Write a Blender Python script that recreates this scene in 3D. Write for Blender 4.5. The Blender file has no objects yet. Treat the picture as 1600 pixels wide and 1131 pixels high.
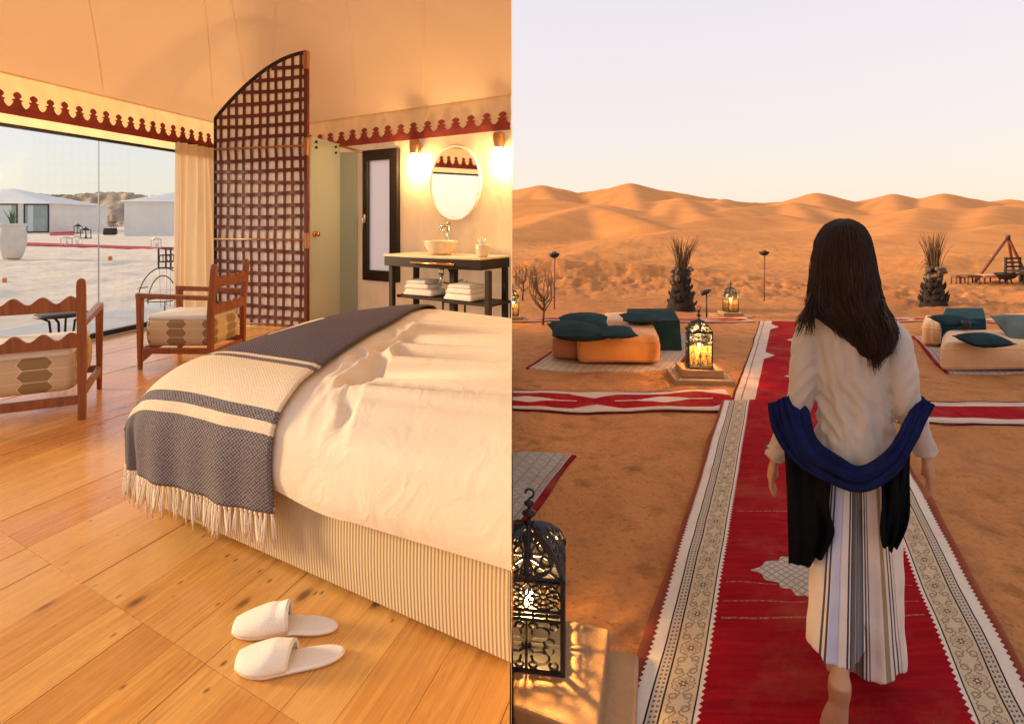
import bpy, bmesh, math, random
import numpy as np
from mathutils import Vector, Matrix
R = math.radians
random.seed(7)
rng = np.random.default_rng(7)
scene = bpy.context.scene
C = scene.collection
# ------------------------------------------------------------------ camera, sky, sun, exposure
CAMZ, FPX, PX0, PY0 = 1.62, 900.0, 800.0, 345.0        # photograph 1600 px wide
cam_d = bpy.data.cameras.new('camera'); cam = bpy.data.objects.new('camera', cam_d); C.objects.link(cam)
cam.location = (0, 0, CAMZ); cam.rotation_euler = (R(90), 0, 0)
cam_d.sensor_width = 36; cam_d.lens = FPX / 1600 * 36
cam_d.shift_y = -(565.5 - PY0) / 1600; cam_d.clip_start = 0.05; cam_d.clip_end = 3000
scene.camera = cam
SUN_EL, SUN_AZ = 13.0, 85.0                             # azimuth: degrees to the left of the view direction
sd = Vector((-math.sin(R(SUN_AZ)) * math.cos(R(SUN_EL)), math.cos(R(SUN_AZ)) * math.cos(R(SUN_EL)), math.sin(R(SUN_EL))))
world = bpy.data.worlds.new('World'); scene.world = world; world.use_nodes = True
wt = world.node_tree; wt.nodes.clear()
w_out = wt.nodes.new('ShaderNodeOutputWorld'); w_bg = wt.nodes.new('ShaderNodeBackground')
w_sky = wt.nodes.new('ShaderNodeTexSky'); w_sky.sky_type = 'NISHITA'; w_sky.sun_disc = False
w_sky.sun_elevation = R(SUN_EL); w_sky.sun_rotation = math.atan2(sd.x, sd.y); w_sky.dust_density = 2.0; w_sky.air_density = 1.0
w_tc = wt.nodes.new('ShaderNodeTexCoord'); w_sep = wt.nodes.new('ShaderNodeSeparateXYZ')
w_rmp = wt.nodes.new('ShaderNodeValToRGB'); w_mix = wt.nodes.new('ShaderNodeMix'); w_mix.data_type = 'RGBA'
wt.links.new(w_tc.outputs['Generated'], w_sep.inputs[0]); wt.links.new(w_sep.outputs['Z'], w_rmp.inputs[0])
el = w_rmp.color_ramp.elements                        # thin dusk veil of dust over the clear sky, by height only
el[0].position = 0.0; el[0].color = (9.2, 7.9, 6.1, 1)
el[1].position = 0.13; el[1].color = (8.7, 7.6, 7.2, 1)
e = el.new(0.36); e.color = (8.2, 7.5, 7.9, 1)
e = el.new(1.0); e.color = (8.0, 7.7, 8.4, 1)
w_mix.inputs[0].default_value = 0.74
wt.links.new(w_sky.outputs[0], w_mix.inputs[6]); wt.links.new(w_rmp.outputs[0], w_mix.inputs[7])
wt.links.new(w_mix.outputs[2], w_bg.inputs[0]); wt.links.new(w_bg.outputs[0], w_out.inputs[0])
w_bg.inputs[1].default_value = 0.088
sun_d = bpy.data.lights.new('sun', 'SUN'); sun = bpy.data.objects.new('sun', sun_d); C.objects.link(sun)
sun_d.energy = 4.2; sun_d.angle = R(12.0); sun_d.color = (1.0, 0.66, 0.34)
sun.rotation_euler = (-sd).to_track_quat('-Z', 'Y').to_euler()
scene.view_settings.view_transform = 'Standard'; scene.view_settings.look = 'None'
scene.view_settings.exposure = 0.62; scene.view_settings.gamma = 1.0
scene.cycles.use_denoising = True
scene.cycles.max_bounces = 10; scene.cycles.diffuse_bounces = 6; scene.cycles.transmission_bounces = 8; scene.cycles.transparent_max_bounces = 12
scene.cycles.caustics_reflective = False; scene.cycles.caustics_refractive = False
scene.cycles.sample_clamp_indirect = 6.0

# ------------------------------------------------------------------ geometry helpers
FLOOR = 0.37                                            # height of the tent's wooden floor above the sand
def P(px, py, Y): return Vector(((px - PX0) / FPX * Y, Y, CAMZ - (py - PY0) / FPX * Y))
def G(px, py, z=0.0):
    Y = (CAMZ - z) * FPX / (py - PY0); return P(px, py, Y)
_perm = np.random.default_rng(3).permutation(512).astype(np.int64); _perm = np.concatenate([_perm, _perm, _perm])
_val = np.random.default_rng(4).random(1536) * 2 - 1
def vnoise(x, y):
    x = np.asarray(x, float); y = np.asarray(y, float)
    xi = np.floor(x).astype(np.int64); yi = np.floor(y).astype(np.int64); xf = x - xi; yf = y - yi
    xi &= 511; yi &= 511
    u = xf * xf * (3 - 2 * xf); v = yf * yf * (3 - 2 * yf)
    h = lambda a, b: _val[_perm[(_perm[a & 511] + b) & 511]]
    return (h(xi, yi) * (1 - u) + h(xi + 1, yi) * u) * (1 - v) + (h(xi, yi + 1) * (1 - u) + h(xi + 1, yi + 1) * u) * v
def fbm(x, y, o=4):
    s = 0; a = 1.0
    for k in range(o):
        s = s + a * vnoise(np.asarray(x) * 2 ** k + 17.3 * k, np.asarray(y) * 2 ** k - 9.1 * k); a *= 0.5
    return s
class MB:
    def __init__(s): s.v = []; s.f = []; s.uv = None; s.smooth = False
    def add(s, vs, fs):
        o = len(s.v); s.v += [tuple(p) for p in vs]; s.f += [tuple(i + o for i in f) for f in fs]; return s
    def box(s, c, size, rz=0.0, M=None):
        hx, hy, hz = size[0] / 2, size[1] / 2, size[2] / 2
        T = Matrix.Translation(Vector(c)) @ (M if M is not None else Matrix.Rotation(rz, 4, 'Z'))
        vs = [T @ Vector((x, y, z)) for x in (-hx, hx) for y in (-hy, hy) for z in (-hz, hz)]
        return s.add(vs, [(0, 1, 3, 2), (4, 6, 7, 5), (0, 4, 5, 1), (2, 3, 7, 6), (0, 2, 6, 4), (1, 5, 7, 3)])
    def rbox(s, c, size, r, rz=0.0, n=3, puff=0.0):     # rounded box
        hx, hy, hz = [max(q / 2 - r, 1e-4) for q in size]
        m = 4 * n; vs = []; fs = []
        T = Matrix.Translation(Vector(c)) @ Matrix.Rotation(rz, 4, 'Z')
        rows = [(-math.pi / 2 + math.pi / 2 * i / n, -1) for i in range(n + 1)] + [(math.pi / 2 * i / n, 1) for i in range(n + 1)]
        for (a, sg) in rows:
            for q in range(4):
                sx = (1, -1, -1, 1)[q]; sy = (1, 1, -1, -1)[q]
                for i in range(n + 1):
                    b = math.pi / 2 * (q + i / n)
                    p = Vector((sx * hx + r * math.cos(a) * math.cos(b), sy * hy + r * math.cos(a) * math.sin(b), sg * hz + r * math.sin(a)))
                    vs.append(T @ p)
        m = 4 * (n + 1)
        for j in range(len(rows) - 1):
            for i in range(m): fs.append((j * m + i, j * m + (i + 1) % m, (j + 1) * m + (i + 1) % m, (j + 1) * m + i))
        vs.append(T @ Vector((0, 0, -hz - r - puff))); vs.append(T @ Vector((0, 0, hz + r + puff))); a = len(vs) - 2
        L = (len(rows) - 1) * m
        for i in range(m): fs.append((a, (i + 1) % m, i)); fs.append((a + 1, L + i, L + (i + 1) % m))
        s.smooth = True
        return s.add(vs, fs)
    def prism(s, poly, off):                            # planar polygon (3D points) extruded by vector off
        n = len(poly); off = Vector(off)
        vs = [Vector(p) for p in poly] + [Vector(p) + off for p in poly]
        return s.add(vs, [tuple(range(n - 1, -1, -1)), tuple(range(n, 2 * n))] + [(i, (i + 1) % n, n + (i + 1) % n, n + i) for i in range(n)])
    def tube(s, path, rad, n=8, caps=True, flat=1.0, ref=(0, 0, 1)):
        path = [Vector(p) for p in path]; m = len(path)
        if not hasattr(rad, '__len__'): rad = [rad] * m
        vs = []; ref = Vector(ref); u = None
        for k in range(m):
            t = (path[min(k + 1, m - 1)] - path[max(k - 1, 0)]).normalized()
            if u is None:
                u = ref.cross(t)
                if u.length < 1e-3: u = Vector((1, 0, 0)).cross(t)
            else: u = u - t * u.dot(t)
            u.normalize(); w = t.cross(u)
            for i in range(n):
                a = 2 * math.pi * i / n
                vs.append(path[k] + u * math.cos(a) * rad[k] + w * math.sin(a) * rad[k] * flat)
        fs = [(k * n + i, k * n + (i + 1) % n, (k + 1) * n + (i + 1) % n, (k + 1) * n + i) for k in range(m - 1) for i in range(n)]
        if caps: fs += [tuple(range(n - 1, -1, -1)), tuple(range((m - 1) * n, m * n))]
        if n > 5: s.smooth = True
        return s.add(vs, fs)
    def lathe(s, prof, n=24, c=(0, 0, 0), sx=1.0, sy=1.0):
        vs = []; m = len(prof)
        for r, z in prof:
            for i in range(n):
                a = 2 * math.pi * i / n; vs.append((c[0] + r * sx * math.cos(a), c[1] + r * sy * math.sin(a), c[2] + z))
        fs = [(k * n + i, k * n + (i + 1) % n, (k + 1) * n + (i + 1) % n, (k + 1) * n + i) for k in range(m - 1) for i in range(n)]
        if prof[0][0] > 1e-6: fs.append(tuple(range(n - 1, -1, -1)))
        if prof[-1][0] > 1e-6: fs.append(tuple(range((m - 1) * n, m * n)))
        s.smooth = True
        return s.add(vs, fs)
    def stack(s, rings, n=28, pw=2.0):                  # rings: (z, cx, cy, rx, ry)
        vs = []; m = len(rings)
        for z, cx, cy, rx, ry in rings:
            for i in range(n):
                a = 2 * math.pi * i / n; ca, sa = math.cos(a), math.sin(a)
                vs.append((cx + rx * math.copysign(abs(ca) ** (2 / pw), ca), cy + ry * math.copysign(abs(sa) ** (2 / pw), sa), z))
        fs = [(k * n + i, k * n + (i + 1) % n, (k + 1) * n + (i + 1) % n, (k + 1) * n + i) for k in range(m - 1) for i in range(n)]
        fs += [tuple(range(n - 1, -1, -1)), tuple(range((m - 1) * n, m * n))]
        s.smooth = True
        return s.add(vs, fs)
    def ball(s, c, r, n=12, sx=1, sy=1, sz=1):
        m = n // 2
        pr = [(r * math.sin(math.pi * k / m) if 0 < k < m else 1e-5, -r * math.cos(math.pi * k / m) * sz) for k in range(m + 1)]
        return s.lathe(pr, n, c, sx, sy)
    def grid(s, fn, nu, nv, uvfn=None):
        o = len(s.v); vs = []; uv = []
        for j in range(nv + 1):
            for i in range(nu + 1):
                vs.append(fn(i / nu, j / nv)); uv.append(uvfn(i / nu, j / nv) if uvfn else (i / nu, j / nv))
        fs = [(j * (nu + 1) + i, j * (nu + 1) + i + 1, (j + 1) * (nu + 1) + i + 1, (j + 1) * (nu + 1) + i) for j in range(nv) for i in range(nu)]
        s.smooth = True; s.uv = (s.uv or [(0, 0)] * o) + uv
        return s.add(vs, fs)
    def cutx(s, x0=0.004):                              # nothing may stand inside the canvas wall at x = 0
        s.v = [(max(p[0], x0), p[1], p[2]) for p in s.v]; return s
    def mesh(s, name, mat=None):
        me = bpy.data.meshes.new(name); me.from_pydata([tuple(map(float, p)) for p in s.v], [], s.f); me.validate(clean_customdata=False); me.update()
        if s.uv:
            l = me.uv_layers.new(name='UVMap'); vi = np.empty(len(me.loops), np.int32); me.loops.foreach_get('vertex_index', vi)
            u = np.array(list(s.uv) + [(0, 0)] * (len(s.v) - len(s.uv)), np.float32); l.data.foreach_set('uv', u[vi].ravel())
        if s.smooth: me.polygons.foreach_set('use_smooth', [True] * len(me.polygons))
        if mat: me.materials.append(mat)
        return me
    def build(s, name, mat, parent=None, world=False, bevel=0.0, auto=None, seg=2):
        if world and parent is not None:
            l = Vector(parent.location); s.v = [(p[0] - l.x, p[1] - l.y, p[2] - l.z) for p in s.v]
        o = bpy.data.objects.new(name, s.mesh(name, mat)); C.objects.link(o)
        if parent is not None: o.parent = parent
        if bevel:
            b = o.modifiers.new('bevel', 'BEVEL'); b.width = bevel; b.segments = seg; b.limit_method = 'ANGLE'; b.angle_limit = R(40)
        if auto is not None:
            try: o.data.set_sharp_from_angle(angle=R(auto))
            except Exception: pass
        return o
def tag(o, label=None, cat=None, group=None, kind=None):
    if label: o['label'] = label
    if cat: o['category'] = cat
    if group: o['group'] = group
    if kind: o['kind'] = kind
    return o
def thing(name, label, cat, loc=(0, 0, 0), rz=0.0, group=None):
    o = bpy.data.objects.new(name, None); C.objects.link(o); o.location = loc; o.rotation_euler = (0, 0, rz); o.empty_display_size = 0.1
    return tag(o, label, cat, group)
def inst(name, src, parent, loc=(0, 0, 0), rot=(0, 0, 0), scale=(1, 1, 1)):     # another piece sharing src's mesh
    o = bpy.data.objects.new(name, src.data); C.objects.link(o); o.parent = parent
    o.location = loc; o.rotation_euler = rot; o.scale = scale; return o
def clip_poly(poly, px, py, nx, ny):                    # keep the side where (p - (px,py)).n >= 0
    out = []
    for i in range(len(poly)):
        a = poly[i]; b = poly[(i + 1) % len(poly)]
        da = (a[0] - px) * nx + (a[1] - py) * ny; db = (b[0] - px) * nx + (b[1] - py) * ny
        if da >= 0: out.append(a)
        if (da >= 0) != (db >= 0):
            t = da / (da - db); out.append((a[0] + (b[0] - a[0]) * t, a[1] + (b[1] - a[1]) * t))
    return out

# ------------------------------------------------------------------ materials
class T:                                                # small expression builder for node materials
    def __init__(s, name):
        s.m = bpy.data.materials.new(name); s.m.use_nodes = True; s.t = s.m.node_tree; s.t.nodes.clear()
        s.out = s.n('ShaderNodeOutputMaterial')
    def n(s, k, **kw):
        x = s.t.nodes.new(k)
        for a, b in kw.items(): setattr(x, a, b)
        return x
    def put(s, sock, v):
        if isinstance(v, bpy.types.NodeSocket): s.t.links.new(v, sock)
        elif v is not None:
            if isinstance(v, (tuple, list)) and len(v) == 3 and sock.type == 'RGBA': v = (*v, 1)
            sock.default_value = v
    def ma(s, op, a, b=None, c=None):
        x = s.n('ShaderNodeMath', operation=op); s.put(x.inputs[0], a); s.put(x.inputs[1], b); s.put(x.inputs[2], c); return x.outputs[0]
    def add(s, a, b): return s.ma('ADD', a, b)
    def sub(s, a, b): return s.ma('SUBTRACT', a, b)
    def mul(s, a, b): return s.ma('MULTIPLY', a, b)
    def lt(s, a, b): return s.ma('LESS_THAN', a, b)
    def gt(s, a, b): return s.ma('GREATER_THAN', a, b)
    def frac(s, a): return s.ma('FRACT', a)
    def ab(s, a): return s.ma('ABSOLUTE', a)
    def mx(s, a, b): return s.ma('MAXIMUM', a, b)
    def mn(s, a, b): return s.ma('MINIMUM', a, b)
    def band(s, a, lo, hi): return s.mul(s.gt(a, lo), s.lt(a, hi))
    def tri(s, a, p): return s.ab(s.sub(s.frac(s.ma('DIVIDE', a, p)), 0.5))     # 0.5 .. 0 .. 0.5
    def mix(s, f, a, b):
        x = s.n('ShaderNodeMix', data_type='RGBA'); s.put(x.inputs[0], f); s.put(x.inputs[6], a); s.put(x.inputs[7], b); return x.outputs[2]
    def mulc(s, a, f):
        x = s.n('ShaderNodeMix', data_type='RGBA', blend_type='MULTIPLY'); x.inputs[0].default_value = 1; s.put(x.inputs[6], a); s.put(x.inputs[7], f); return x.outputs[2]
    def add_v(s, v, f):
        q = s.n('ShaderNodeVectorMath', operation='ADD'); s.put(q.inputs[0], v); s.put(q.inputs[1], f); return q.outputs[0]
    def uv(s):
        q = s.n('ShaderNodeSeparateXYZ'); s.t.links.new(s.n('ShaderNodeTexCoord').outputs['UV'], q.inputs[0]); return q.outputs[0], q.outputs[1]
    def obj(s): return s.n('ShaderNodeTexCoord').outputs['Object']
    def pos(s): return s.n('ShaderNodeNewGeometry').outputs['Position']
    def sep(s, v):
        q = s.n('ShaderNodeSeparateXYZ'); s.t.links.new(v, q.inputs[0]); return q.outputs[0], q.outputs[1], q.outputs[2]
    def comb(s, x, y, z=0.0):
        q = s.n('ShaderNodeCombineXYZ'); s.put(q.inputs[0], x); s.put(q.inputs[1], y); s.put(q.inputs[2], z); return q.outputs[0]
    def map(s, v, scale=(1, 1, 1), rot=(0, 0, 0), loc=(0, 0, 0)):
        q = s.n('ShaderNodeMapping'); s.put(q.inputs[0], v); q.inputs[1].default_value = loc; q.inputs[2].default_value = rot; q.inputs[3].default_value = scale; return q.outputs[0]
    def noise(s, v, scale, detail=4, rough=0.55, dist=0.0):
        q = s.n('ShaderNodeTexNoise'); s.put(q.inputs['Vector'], v); q.inputs['Scale'].default_value = scale; q.inputs['Detail'].default_value = detail
        q.inputs['Roughness'].default_value = rough; q.inputs['Distortion'].default_value = dist; return q.outputs[0]
    def voro(s, v, scale, feat='F1'):
        q = s.n('ShaderNodeTexVoronoi', feature=feat); s.put(q.inputs['Vector'], v); q.inputs['Scale'].default_value = scale; return q.outputs[0]
    def rng(s, a, lo, hi, o0=0.0, o1=1.0):
        q = s.n('ShaderNodeMapRange'); s.put(q.inputs[0], a); q.inputs[1].default_value = lo; q.inputs[2].default_value = hi; q.inputs[3].default_value = o0; q.inputs[4].default_value = o1; return q.outputs[0]
    def rnd(s): return s.n('ShaderNodeObjectInfo').outputs['Random']
    def bump(s, h, strength=0.3, dist=0.01):
        q = s.n('ShaderNodeBump'); q.inputs['Strength'].default_value = strength; q.inputs['Distance'].default_value = dist; s.put(q.inputs['Height'], h); return q.outputs[0]
    def bsdf(s, col, rough=0.6, nrm=None, metal=0.0, spec=0.5, sheen=0.0, **kw):
        b = s.n('ShaderNodeBsdfPrincipled'); s.put(b.inputs['Base Color'], col); s.put(b.inputs['Roughness'], rough); s.put(b.inputs['Metallic'], metal)
        s.put(b.inputs['Specular IOR Level'], spec); s.put(b.inputs['Sheen Weight'], sheen)
        if nrm is not None: s.put(b.inputs['Normal'], nrm)
        for k, v in kw.items(): s.put(b.inputs[k.replace('_', ' ')], v)
        return b.outputs[0]
    def end(s, sh): s.t.links.new(sh, s.out.inputs[0]); return s.m
def simple(name, col, rough=0.6, metal=0.0, var=0.25, vs=6.0, bs=60.0, bump=0.15, spec=0.5, sheen=0.0, bd=0.004):
    t = T(name); o = t.obj(); a = t.noise(o, vs, 5)
    c = t.mix(t.rng(a, 0.3, 0.7), tuple(q * (1 - var) for q in col), tuple(min(q * (1 + var), 1) for q in col))
    return t.end(t.bsdf(c, rough, t.bump(t.noise(o, bs, 4), bump, bd), metal, spec, sheen))
def glow(name, col, strength):
    t = T(name); e = t.n('ShaderNodeEmission'); t.put(e.inputs[0], col); e.inputs[1].default_value = strength; return t.end(e.outputs[0])
def canvas(name, col, trans, var=0.06, wr=0.25, scale=(3, 3, 3), bd=0.03):
    t = T(name); o = t.obj(); a = t.noise(t.map(o, scale), 1.0, 5, 0.5, 0.6)
    c = t.mix(t.rng(a, 0.3, 0.7), tuple(q * (1 - var) for q in col), tuple(q * (1 + var) for q in col))
    h = t.add(t.mul(a, 1.0), t.mul(t.noise(o, 350, 2), 0.02))
    nb = t.bump(h, wr, bd)
    d = t.n('ShaderNodeBsdfDiffuse'); t.put(d.inputs[0], c); t.put(d.inputs['Normal'], nb)
    tr = t.n('ShaderNodeBsdfTranslucent'); t.put(tr.inputs[0], c); t.put(tr.inputs['Normal'], nb)
    mxs = t.n('ShaderNodeMixShader'); mxs.inputs[0].default_value = trans
    t.t.links.new(d.outputs[0], mxs.inputs[1]); t.t.links.new(tr.outputs[0], mxs.inputs[2])
    return t.end(mxs.outputs[0])
def glass(name, tint, gloss=0.08):
    t = T(name); a = t.n('ShaderNodeBsdfTransparent'); t.put(a.inputs[0], tint); g = t.n('ShaderNodeBsdfGlossy'); g.inputs['Roughness'].default_value = 0.02
    f = t.n('ShaderNodeLayerWeight'); m = t.n('ShaderNodeMixShader')
    t.put(m.inputs[0], t.add(t.mul(t.ma('POWER', f.outputs['Facing'], 5.0), 0.5), 0.02))
    t.t.links.new(a.outputs[0], m.inputs[1]); t.t.links.new(g.outputs[0], m.inputs[2]); return t.end(m.outputs[0])
def frosted_clear(name, tint):                          # etched glass: blurred view through it, soft glow
    t = T(name); r = t.n('ShaderNodeBsdfRefraction'); t.put(r.inputs[0], tint); r.inputs['Roughness'].default_value = 0.5; r.inputs['IOR'].default_value = 1.02
    a = t.n('ShaderNodeBsdfTranslucent'); t.put(a.inputs[0], tint); d = t.n('ShaderNodeBsdfDiffuse'); t.put(d.inputs[0], tint); g = t.n('ShaderNodeBsdfGlossy'); g.inputs['Roughness'].default_value = 0.18
    m1 = t.n('ShaderNodeMixShader'); m1.inputs[0].default_value = 0.5; t.t.links.new(a.outputs[0], m1.inputs[1]); t.t.links.new(d.outputs[0], m1.inputs[2])
    m2 = t.n('ShaderNodeMixShader'); m2.inputs[0].default_value = 0.5; t.t.links.new(r.outputs[0], m2.inputs[1]); t.t.links.new(m1.outputs[0], m2.inputs[2])
    m3 = t.n('ShaderNodeMixShader'); m3.inputs[0].default_value = 0.12; t.t.links.new(m2.outputs[0], m3.inputs[1]); t.t.links.new(g.outputs[0], m3.inputs[2]); return t.end(m3.outputs[0])
def frosted(name, tint, tr=0.6, clear=0.0):
    t = T(name); a = t.n('ShaderNodeBsdfTranslucent'); t.put(a.inputs[0], tint); d = t.n('ShaderNodeBsdfDiffuse'); t.put(d.inputs[0], tint)
    m = t.n('ShaderNodeMixShader'); m.inputs[0].default_value = tr; t.t.links.new(d.outputs[0], m.inputs[1]); t.t.links.new(a.outputs[0], m.inputs[2])
    g = t.n('ShaderNodeBsdfGlossy'); g.inputs['Roughness'].default_value = 0.25; m2 = t.n('ShaderNodeMixShader'); m2.inputs[0].default_value = 0.1
    t.t.links.new(m.outputs[0], m2.inputs[1]); t.t.links.new(g.outputs[0], m2.inputs[2])
    p = t.n('ShaderNodeBsdfTransparent'); t.put(p.inputs[0], tint); m3 = t.n('ShaderNodeMixShader'); m3.inputs[0].default_value = clear
    t.t.links.new(m2.outputs[0], m3.inputs[1]); t.t.links.new(p.outputs[0], m3.inputs[2]); return t.end(m3.outputs[0])
M = {}
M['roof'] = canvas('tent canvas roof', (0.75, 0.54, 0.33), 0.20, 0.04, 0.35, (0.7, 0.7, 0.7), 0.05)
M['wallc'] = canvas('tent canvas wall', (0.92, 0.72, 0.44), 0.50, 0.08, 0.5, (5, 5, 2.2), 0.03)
M['valance'] = canvas('valance canvas', (0.85, 0.62, 0.33), 0.35, 0.1, 0.6, (5, 5, 3), 0.03)
M['outcanvas'] = canvas('white tent canvas', (0.86, 0.84, 0.80), 0.15, 0.04, 0.3, (1, 1, 1), 0.05)
M['redapp'] = simple('red applique', (0.26, 0.035, 0.025), 0.8, var=0.2, bs=200, bump=0.2)
M['whitecloth'] = simple('white woven cloth', (0.86, 0.82, 0.76), 0.85, var=0.05, bs=300, bump=0.2)
M['seam'] = simple('canvas seam', (0.86, 0.62, 0.36), 0.9, var=0.05)
M['curtain'] = canvas('linen curtain', (0.78, 0.64, 0.47), 0.35, 0.05, 0.15, (2, 2, 1), 0.01)
M['dark'] = simple('dark stained wood', (0.022, 0.014, 0.012), 0.5, var=0.3, bs=80, bump=0.2, spec=0.25)
M['iron'] = simple('black iron', (0.018, 0.016, 0.018), 0.45, metal=0.3, var=0.3, bs=120, bump=0.3)
M['brass'] = simple('copper lamp metal', (0.55, 0.28, 0.12), 0.3, metal=1.0, var=0.1)
M['chrome'] = simple('chrome', (0.65, 0.63, 0.60), 0.15, metal=1.0, var=0.05, bump=0.02)
M['mirror'] = simple('mirror glass', (0.88, 0.88, 0.88), 0.02, metal=1.0, var=0.0, bump=0.0)
M['cream'] = simple('cream painted metal', (0.78, 0.70, 0.58), 0.4, var=0.04)
M['ceramic'] = simple('cream ceramic', (0.72, 0.58, 0.44), 0.25, var=0.05, bump=0.03)
M['top'] = simple('pale stone counter', (0.72, 0.60, 0.42), 0.3, var=0.08, vs=20, bump=0.03)
M['towel'] = simple('white terry towel', (0.82, 0.78, 0.72), 0.95, var=0.04, bs=260, bump=0.8, sheen=0.3)
M['glass'] = glass('window glass', (0.90, 0.95, 0.98))
M['frost'] = frosted_clear('frosted green glass', (0.82, 0.86, 0.78))
M['frost2'] = frosted_clear('frosted grey glass', (0.66, 0.78, 0.74))
M['pane'] = frosted('frosted white glass', (0.98, 0.98, 0.98), 1.0, 0.25)
M['alu'] = simple('dark window metal', (0.035, 0.035, 0.04), 0.4, metal=0.5)
M['slipper'] = simple('white terry slipper', (0.86, 0.78, 0.66), 0.95, var=0.03, bs=320, bump=0.6, sheen=0.3)
M['concrete'] = simple('pale terrace concrete', (0.50, 0.50, 0.52), 0.8, var=0.12, vs=3, bs=90, bump=0.3)
def wood(name, c1, c2, rough=0.35, along='z', sc=1.0):
    t = T(name); o = t.obj(); s = {'x': (2, 40, 40), 'y': (40, 2, 40), 'z': (40, 40, 2)}[along]
    r = t.rnd(); v = t.n('ShaderNodeVectorMath', operation='ADD'); t.put(v.inputs[0], o); t.put(v.inputs[1], t.comb(t.mul(r, 9), t.mul(r, 5), t.mul(r, 7)))
    a = t.noise(t.map(v.outputs[0], tuple(q * sc for q in s)), 1.0, 5, 0.6, 0.4)
    return t.end(t.bsdf(t.mix(t.rng(a, 0.3, 0.72), c1, c2), rough, t.bump(a, 0.12, 0.004)))
M['chairwood'] = wood('orange brown chair wood', (0.16, 0.042, 0.012), (0.33, 0.105, 0.030), 0.32)
M['postwood'] = wood('varnished post wood', (0.22, 0.08, 0.025), (0.45, 0.20, 0.08), 0.35)
def leather():
    t = T('dark red leather strap'); o = t.obj(); a = t.noise(o, 8, 4); r = t.rnd()
    c = t.mix(t.add(t.mul(a, 0.7), t.mul(r, 0.3)), (0.060, 0.012, 0.008), (0.155, 0.036, 0.022))
    return t.end(t.bsdf(c, t.rng(a, 0.3, 0.7, 0.42, 0.6), t.bump(t.noise(o, 90, 4), 0.2, 0.003), spec=0.25))
M['leather'] = leather()
def planks():                                           # floor boards lie along (0.316, 0.949)
    t = T('varnished pine boards'); p = t.pos(); r = t.rnd()
    rot = -math.atan2(0.949, 0.316)
    q = t.map(p, (1, 1, 1), (0, 0, rot)); x, y, z = t.sep(q)
    off = t.mul(r, 40.0)
    fine = t.noise(t.comb(t.mul(t.add(x, off), 1.6), t.mul(y, 55), off), 1.0, 6, 0.62, 0.5)
    wav = t.noise(t.comb(t.mul(t.add(x, off), 0.9), t.mul(y, 9), off), 1.0, 3, 0.5, 1.4)
    rings = t.tri(t.add(t.mul(wav, 1.0), t.mul(fine, 0.10)), 0.09)
    kn = t.voro(t.comb(t.mul(t.add(x, off), 2.3), t.mul(y, 5.0), off), 1.0)
    knot = t.rng(kn, 0.045, 0.11, 1.0, 0.0)
    kn2 = t.voro(t.comb(t.mul(t.add(x, t.mul(off, 1.7)), 7.0), t.mul(y, 13.0), off), 1.0); spot = t.rng(kn2, 0.04, 0.11, 1.0, 0.0)
    st = t.rng(t.noise(t.comb(t.mul(t.add(x, off), 2.5), t.mul(y, 22), 3.0), 1.0, 4, 0.6), 0.56, 0.74)
    c = t.mix(t.rng(fine, 0.3, 0.7), (0.62, 0.262, 0.048), (0.84, 0.43, 0.100))
    c = t.mix(t.mul(t.rng(rings, 0.0, 0.5), 0.35), c, (0.38, 0.14, 0.04))
    c = t.mix(t.mul(st, 0.5), c, (0.25, 0.085, 0.025))
    c = t.mix(t.rng(r, 0.35, 1.0, 0.0, 0.5), c, (0.82, 0.50, 0.17)); c = t.mix(t.rng(r, 0.0, 0.3, 0.4, 0.0), c, (0.46, 0.17, 0.04)); c = t.mix(t.mul(t.rng(kn, 0.10, 0.22, 1.0, 0.0), 0.30), c, (0.44, 0.16, 0.04))
    c = t.mix(t.mul(knot, 0.8), c, (0.09, 0.028, 0.012)); c = t.mix(t.mul(spot, 0.75), c, (0.07, 0.022, 0.012))
    return t.end(t.bsdf(c, t.rng(fine, 0.3, 0.7, 0.20, 0.36), t.bump(t.add(fine, t.mul(knot, -0.6)), 0.15, 0.003), spec=0.6, Coat_Weight=0.35, Coat_Roughness=0.14))
M['planks'] = planks()
def ribbed():
    t = T('ribbed bed base fabric'); u, v = t.uv(); k = t.tri(u, 0.0135); n = t.noise(t.obj(), 160, 3)
    c = t.mix(t.rng(t.add(k, t.mul(n, 0.15)), 0.05, 0.32), (0.45, 0.315, 0.165), (0.53, 0.385, 0.210))
    return t.end(t.bsdf(c, 0.85, t.bump(t.ma('SINE', t.mul(u, 2 * math.pi / 0.0135)), 0.35, 0.004), sheen=0.2))
M['ribbed'] = ribbed()
def duvet():
    t = T('cream cotton duvet'); o = t.obj(); a = t.noise(o, 2.5, 4)
    c = t.mix(t.rng(a, 0.3, 0.7), (0.68, 0.56, 0.425), (0.74, 0.62, 0.48))
    rg = t.noise(t.map(o, (1, 1, 1), (0, 0, .5)), 5, 4, 0.5, 1.0); h = t.add(t.mul(t.ab(t.sub(rg, .5)), -2.2), t.mul(t.noise(o, 500, 2), 0.01))
    return t.end(t.bsdf(c, 0.8, t.bump(h, 0.22, 0.025), sheen=0.15, spec=0.25))
M['duvet'] = duvet()
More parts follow.
